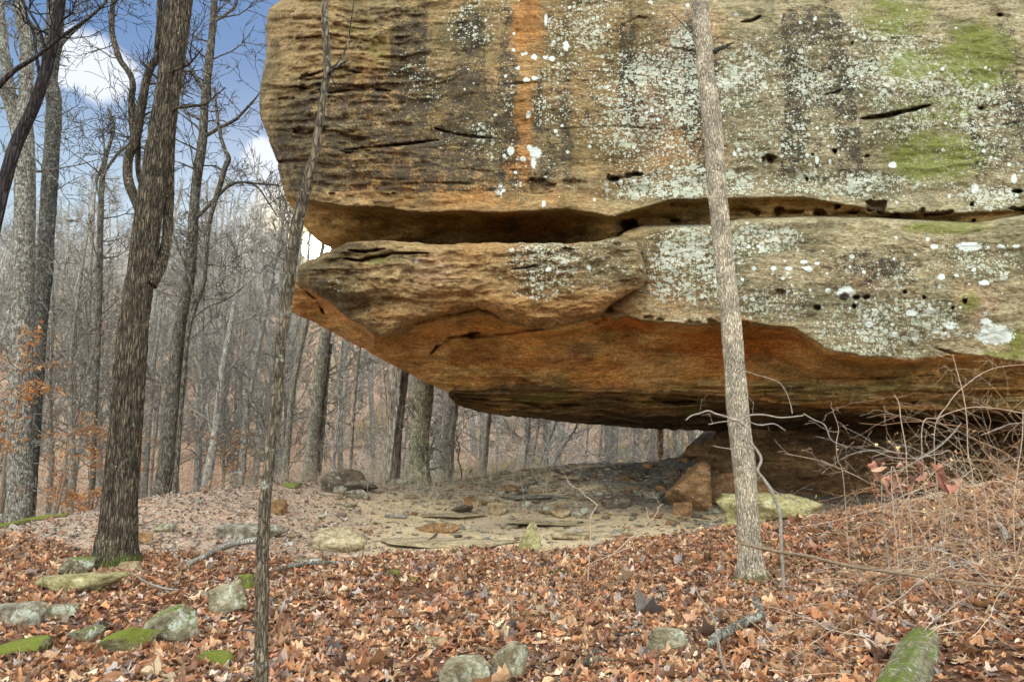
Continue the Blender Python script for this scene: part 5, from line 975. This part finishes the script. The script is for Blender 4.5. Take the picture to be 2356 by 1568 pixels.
# ferns
def fern(label, x, y, s):
    b = hit(x, y); mb = MB()
    for k in range(14):
        a = rnd.uniform(0, 6.28); d = np.array([math.cos(a), math.sin(a), .9]); L = s * rnd.uniform(.6, 1.1); n = 9; p = [b.copy()]
        for i in range(n): d = d + np.array([0, 0, -.17]); dn = d / np.linalg.norm(d); p.append(p[-1] + dn * L / n)
        p = np.array(p); side = np.cross(p[-1] - p[0], (0, 0, 1)); side /= np.linalg.norm(side)
        for i in range(1, n):
            wd = s * .22 * (1 - i / n) ** .7
            for sg in (-1, 1):
                a0 = p[i]; a1 = p[i] + side * sg * wd + (p[i] - p[i - 1]) * .6 - np.array([0, 0, .01]); w_ = (p[i] - p[i - 1]) * .32
                mb.add([a0 - w_, a0 + w_, a1 + w_ * .3, a1 - w_ * .3], [[0, 1, 2, 3]], None, (.13 * rnd.uniform(.7, 1.4), .22, .03))
    tag(link('fern', mb.mesh('fern', M_TWIG, False, b), None, tuple(b)), label, 'fern')
fern('green fern clump at the foot of the dark grey trunk', 70, 1196, .5); fern('low green fern on the crest behind the slender sapling', 545, 1114, .55); fern('small green fern at the base of the mossy pale trunk', 738, 1098, .45); fern('little green fern on the crest left of centre', 482, 1128, .35)
# ------------------------------------------------------------------ brambles at the right
def cane(mb, p, d, L, r, droop, col, twig=.6, leafs=None):
    n = 9; pts = [np.array(p, float)]; d = np.array(d, float); d /= np.linalg.norm(d)
    for k in range(n):
        d = d + np.array([rnd.gauss(0, .24), rnd.gauss(0, .2), rnd.gauss(0, .2) - droop]); d /= np.linalg.norm(d); pts.append(pts[-1] + d * L / n)
    pts = np.array(pts); tube(mb, pts, np.linspace(r, r * .4, n + 1), 4, None, col=col)
    for k in range(1, n):
        if rnd.random() < twig:
            dd = np.array([rnd.gauss(0, 1), rnd.gauss(0, 1), rnd.gauss(.2, .8)]); dd /= np.linalg.norm(dd); p2, _ = wander(pts[k], dd, L * rnd.uniform(.08, .3), 4, .25); tube(mb, p2, np.linspace(r * .55, r * .25, 5), 3, col=np.array(col) * rnd.uniform(.8, 1.2)); 
            if leafs is not None and rnd.random() < .6: leafs.append(p2[-1])
    if leafs is not None: leafs.append(pts[-1])
CC = [(.50, .34, .21), (.40, .25, .15), (.58, .44, .29), (.30, .18, .11), (.48, .42, .35), (.26, .17, .11), (.48, .25, .13)]
mb = MB(); lf = []
for k in range(270):
    x = rnd.triangular(1830, 2520, 2330); Yb = rnd.uniform(7.0, 12.0); X_ = (x - CX) * Yb / F; z0 = float(gz(np.array([X_]), np.array([Yb]), False)[0]); px_ = x
    hgt = np.interp(px_, [1830, 2000, 2150, 2300, 2500], [.45, .8, 1.15, 1.4, 1.5]) * rnd.uniform(.5, 1.25); a = rnd.uniform(0, 6.28)
    if rnd.random() < .35:  z0 += rnd.uniform(0, .7) * hgt
    cane(mb, (X_, Yb, z0), (math.cos(a) * .8, math.sin(a) * .6, rnd.uniform(.2, 1.3)), hgt * rnd.uniform(1., 1.9), rnd.uniform(.002, .0045), rnd.uniform(.05, .22), CC[rnd.randrange(7)], .6, lf)
tag(link('bramble_thicket', mb.mesh('bramble_thicket', M_TWIG)), 'dense tangle of thin tan and reddish canes at the right', kind='stuff')
lf = np.array(lf); lf = lf[rs.uniform(0, 1, len(lf)) < .55]
scatter_leaves('bramble_leaves', lf, .035, rs, 'tiny dried yellowish leaves clinging to the bramble canes', np.array([(.6, .48, .22), (.55, .36, .18), (.45, .25, .13)]), None, .9, .01)
mb = MB()
for k in range(170):
    x = rnd.uniform(1750, 2450); Yb = rnd.uniform(5.2, 9.5); X_ = (x - CX) * Yb / F; z0 = float(gz(np.array([X_]), np.array([Yb]), False)[0]); a = rnd.uniform(0, 6.28)
    cane(mb, (X_, Yb, z0 + .03), (math.cos(a), math.sin(a) * .5, rnd.uniform(0, .45)), rnd.uniform(.4, 1.3), rnd.uniform(.0018, .004), rnd.uniform(.02, .12), CC[rnd.randrange(7)], .4)
tag(link('fallen_twigs', mb.mesh('fallen_twigs', M_TWIG)), 'thin twigs and vines lying over the leaves below the brambles', kind='stuff')
for i, (lab, pth, Yd) in enumerate([
    ('tall pinkish cane rising highest at the right, against the cliff', [(2235, 1100, 5), (2228, 1040, 5), (2222, 960, 4), (2212, 900, 4), (2206, 860, 3.5), (2196, 818, 2.5)], 8.5),
    ('upright cane with a cut top standing against the dark recess', [(2085, 1090, 5), (2080, 1030, 5), (2074, 970, 4.5), (2068, 930, 4), (2061, 902, 4)], 8.5),
    ('grey arching cane ending over the dark shelter left of the thicket', [(2200, 1060, 4), (2160, 1040, 4), (2110, 1052, 4), (2060, 1048, 4), (2010, 1040, 4), (1960, 1048, 3.5), (1925, 1065, 3), (1890, 1088, 2.5)], 8.2),
    ('long cane arching from the thicket down to the leaves beside the slab', [(2260, 1090, 4), (2200, 1100, 4), (2100, 1130, 4), (2040, 1160, 3.5), (1980, 1180, 3), (1900, 1200, 3), (1830, 1215, 2.4)], 8.),
    ('thick grey stick slanting up to the right through the canes', [(2030, 1110, 6), (2080, 1080, 7), (2120, 1055, 7), (2160, 1030, 7), (2190, 1000, 6), (2208, 972, 5)], 8.6),
    ('cane arching across the upper right toward the picture edge', [(2120, 1000, 4), (2160, 960, 4), (2220, 940, 4), (2290, 940, 4), (2380, 955, 3.5)], 8.7),
    ('reddish cane rising at the right edge of the picture', [(2330, 1230, 5), (2332, 1150, 5), (2340, 1080, 4.5), (2352, 1010, 4), (2358, 940, 3.5)], 7.8),
    ('curved cane leaning right over the moss at the cliff foot', [(2150, 1010, 4), (2180, 930, 4), (2230, 880, 3.6), (2290, 850, 3.2), (2370, 835, 2.6)], 8.8),
    ('orange cane slanting across the lower right leaves', [(2050, 1080, 4), (2090, 1160, 4), (2130, 1240, 4), (2160, 1330, 4)], 7.2),
    ('thin cane reaching left beneath the pale trunk shrub', [(2060, 1150, 3), (1990, 1110, 3), (1930, 1080, 3), (1880, 1060, 2.4), (1800, 1046, 2)], 8.1),
    ('zigzag cane hanging before the dark recess', [(1940, 1100, 3), (1932, 1060, 3), (1925, 1020, 3), (1930, 985, 2.6), (1920, 950, 2.2), (1912, 935, 1.6)], 8.5)]):
    shrub('bramble_cane', lab, 'bramble', [pth], Yd, M_PINK if i != 4 and i != 2 else M_SHR, 'bramble canes at the right', fuzz=9, fl=.3)
# clump of rust leaves hung in the brambles
q = P(2090, 1110, 8.) + rs.normal(0, 1, (60, 3)) * np.array([.22, .1, .09]); o = scatter_leaves('leaf_clump', q, .09, rs, 'clump of rust red dead leaves caught in the brambles', np.array([(.46, .22, .15), (.36, .15, .1), (.52, .32, .22)]), None, 1., .01); o['category'] = 'leaves'; o['kind'] = 'thing'
# ------------------------------------------------------------------ distant forest
def far_template(name, seed, H, mat, r0, fork=False, detail=2, nb=15):
    st = rnd.getstate(); rnd.seed(seed); mt, mc = MB(), MB(); tr, _ = wander((0, 0, -.3), (rnd.uniform(-.06, .06), rnd.uniform(-.06, .06), 1), H, 9, .035)
    rad = np.linspace(r0, r0 * .18, len(tr)); tube(mt, tr, rad, 7, .6, r0 * .06, seed, None, 5)
    for k in range(nb):
        t = rnd.uniform(.28, .98) * (len(tr) - 1.01); i = int(t); q = tr[i] + (tr[i + 1] - tr[i]) * (t - i); a = rnd.uniform(0, 6.28); d = np.array([math.cos(a), math.sin(a), rnd.uniform(.3, 1.2)]); d /= np.linalg.norm(d)
        grow(mc, q, d, H * rnd.uniform(.12, .26) * (1.25 - t / len(tr)), r0 * .30 * (1 - .6 * t / len(tr)), detail, .2, 4, 3, .013, .05, 4, .8)
    rnd.setstate(st); return mt.mesh('trunk', mat), mc.mesh('branches', mat)
TPL = [far_template('bare_tree', 300 + i, H, FARB[i % 3], r0) for i, (H, r0) in enumerate([(13, .16), (15, .2), (11, .11), (16, .24), (12, .13), (14, .15), (10, .09), (15, .17)])]
placed = 0; tries = 0; pos = []
while placed < 285 and tries < 9000:
    tries += 1
    if rnd.random() < .68: x = rnd.uniform(-140, 800); Yd = rnd.uniform(27, 104) if rnd.random() < .75 else rnd.uniform(24, 48)
    else: x = rnd.uniform(600, 1660); Yd = rnd.uniform(30, 85)
    if 690 < x < 775: continue
    X_ = (x - CX) * Yd / F
    if any((X_ - a) ** 2 + (Yd - b) ** 2 < (1.1 + Yd * .012) ** 2 for a, b in pos): continue
    pos.append((X_, Yd)); z = float(gz(np.array([X_]), np.array([Yd]))[0]); mt, mc = TPL[rnd.choice([0, 3, 6, 0, 3, 6, 1, 2])] if x > 640 else rnd.choice(TPL); s = rnd.uniform(.75, 1.12)
    e = empty('bare_tree', (X_, Yd, z)); e.rotation_euler = (rnd.gauss(0, .03), rnd.gauss(0, .03), rnd.uniform(0, 6.28)); e.scale = (s, s, s * rnd.uniform(.9, 1.1))
    zone = 'left' if x < 640 else 'span'
    if Yd < 45: lab = 'slim bare tree on the valley floor beyond the crest' if zone == 'left' else 'slim bare tree in the valley seen under the rock span'
    elif Yd < 72: lab = 'bare grey tree halfway up the wooded hillside' if zone == 'left' else 'bare grey tree on the hillside seen below the rock span'
    else: lab = 'small distant bare tree near the hilltop skyline' if zone == 'left' else 'small distant bare tree behind the rock span'
    tag(e, lab, 'tree', {'slim': 'slim bare trees in the valley', 'bare': 'bare trees on the hillside', 'smal': 'distant bare trees near the hilltop'}[lab[:4]] + (' at left' if zone == 'left' else ' behind the span'))
    link('trunk', mt, e); link('branches', mc, e); placed += 1
# understorey tangle, one mass
def mass(name, label, n, seed, yr, xr, H, mat, nstem, r, cols):
    st = rnd.getstate(); rnd.seed(seed); mb = MB()
    for v in range(5):
        for k in range(nstem):
            a = rnd.uniform(0, 6.28); pts, _ = wander((rnd.gauss(0, .35) + v * 50, rnd.gauss(0, .35), -.05), (math.cos(a) * .6, math.sin(a) * .6, 1), H * rnd.uniform(.4, 1.1), 4, .28, .02); tube(mb, pts, np.linspace(r, r * .35, 5), 3)
            for j in range(3):
                i = rnd.randrange(1, 5); p2, _ = wander(pts[i], (rnd.gauss(0, 1), rnd.gauss(0, 1), rnd.uniform(-.2, .8)), H * rnd.uniform(.2, .5), 3, .3); tube(mb, p2, np.linspace(r * .5, r * .25, 4), 3)
    rnd.setstate(st); V = np.concatenate(mb.v); Q = np.concatenate(mb.q); vid = np.round(V[:, 0] / 50).astype(int); out = MB(); r2 = np.random.default_rng(seed)
    Yd = r2.uniform(*yr, n); px_ = r2.uniform(*xr, n); X_ = (px_ - CX) * Yd / F; Z_ = gz(X_, Yd); a = r2.uniform(0, 6.28, n); s = r2.uniform(.6, 1.4, n); var = r2.integers(0, 5, n)
    den = fbm(X_ * .12, Yd * .12, 0, 3, 77); den[(px_ > 700) & (px_ < 765) & (Yd > 70)] = -1
    for v in range(5):
        sel = vid == v; vv = V[sel] - [50. * v, 0, 0]; remap = -np.ones(len(V), int); remap[np.nonzero(sel)[0]] = np.arange(sel.sum()); qq = remap[Q]; qq = qq[(qq >= 0).all(1)]
        i = np.nonzero((var == v) & (den > -.25))[0]; c_, s_ = np.cos(a[i]), np.sin(a[i])
        W_ = np.stack([vv[None, :, 0] * c_[:, None] - vv[None, :, 1] * s_[:, None], vv[None, :, 0] * s_[:, None] + vv[None, :, 1] * c_[:, None], np.broadcast_to(vv[None, :, 2], (len(i), len(vv)))], -1) * s[i][:, None, None] + np.stack([X_[i], Yd[i], Z_[i]], -1)[:, None]
        cc = np.array(cols)[r2.integers(0, len(cols), len(i))]
        out.add(W_, (qq[None] + (np.arange(len(i)) * len(vv))[:, None, None]).reshape(-1, 4), None, np.repeat(cc, len(vv), 0))
    tag(link(name, out.mesh(name, mat)), label, kind='stuff')
GC = [(.60, .56, .49), (.38, .34, .29), (.72, .68, .62), (.48, .40, .31), (.36, .33, .29)]
mass('undergrowth', 'pale grey brush covering the valley and hillside beyond the crest', 1400, 500, (23, 75), (-150, 1670), 2.2, M_TWIG, 7, .016, GC)
mass('hilltop_wood', 'hazy mass of bare branches along the hilltop', 560, 501, (70, 118), (-150, 900), 7.5, M_TWIG, 6, .035, [(.46, .43, .39), (.60, .56, .50), (.50, .45, .40)])
mass('crest_brush', 'low tan weeds and twigs just behind the crest', 380, 502, (17.5, 26), (-100, 1250), .8, M_TWIG, 6, .006, [(.40, .32, .22), (.34, .25, .17), (.46, .40, .30)])
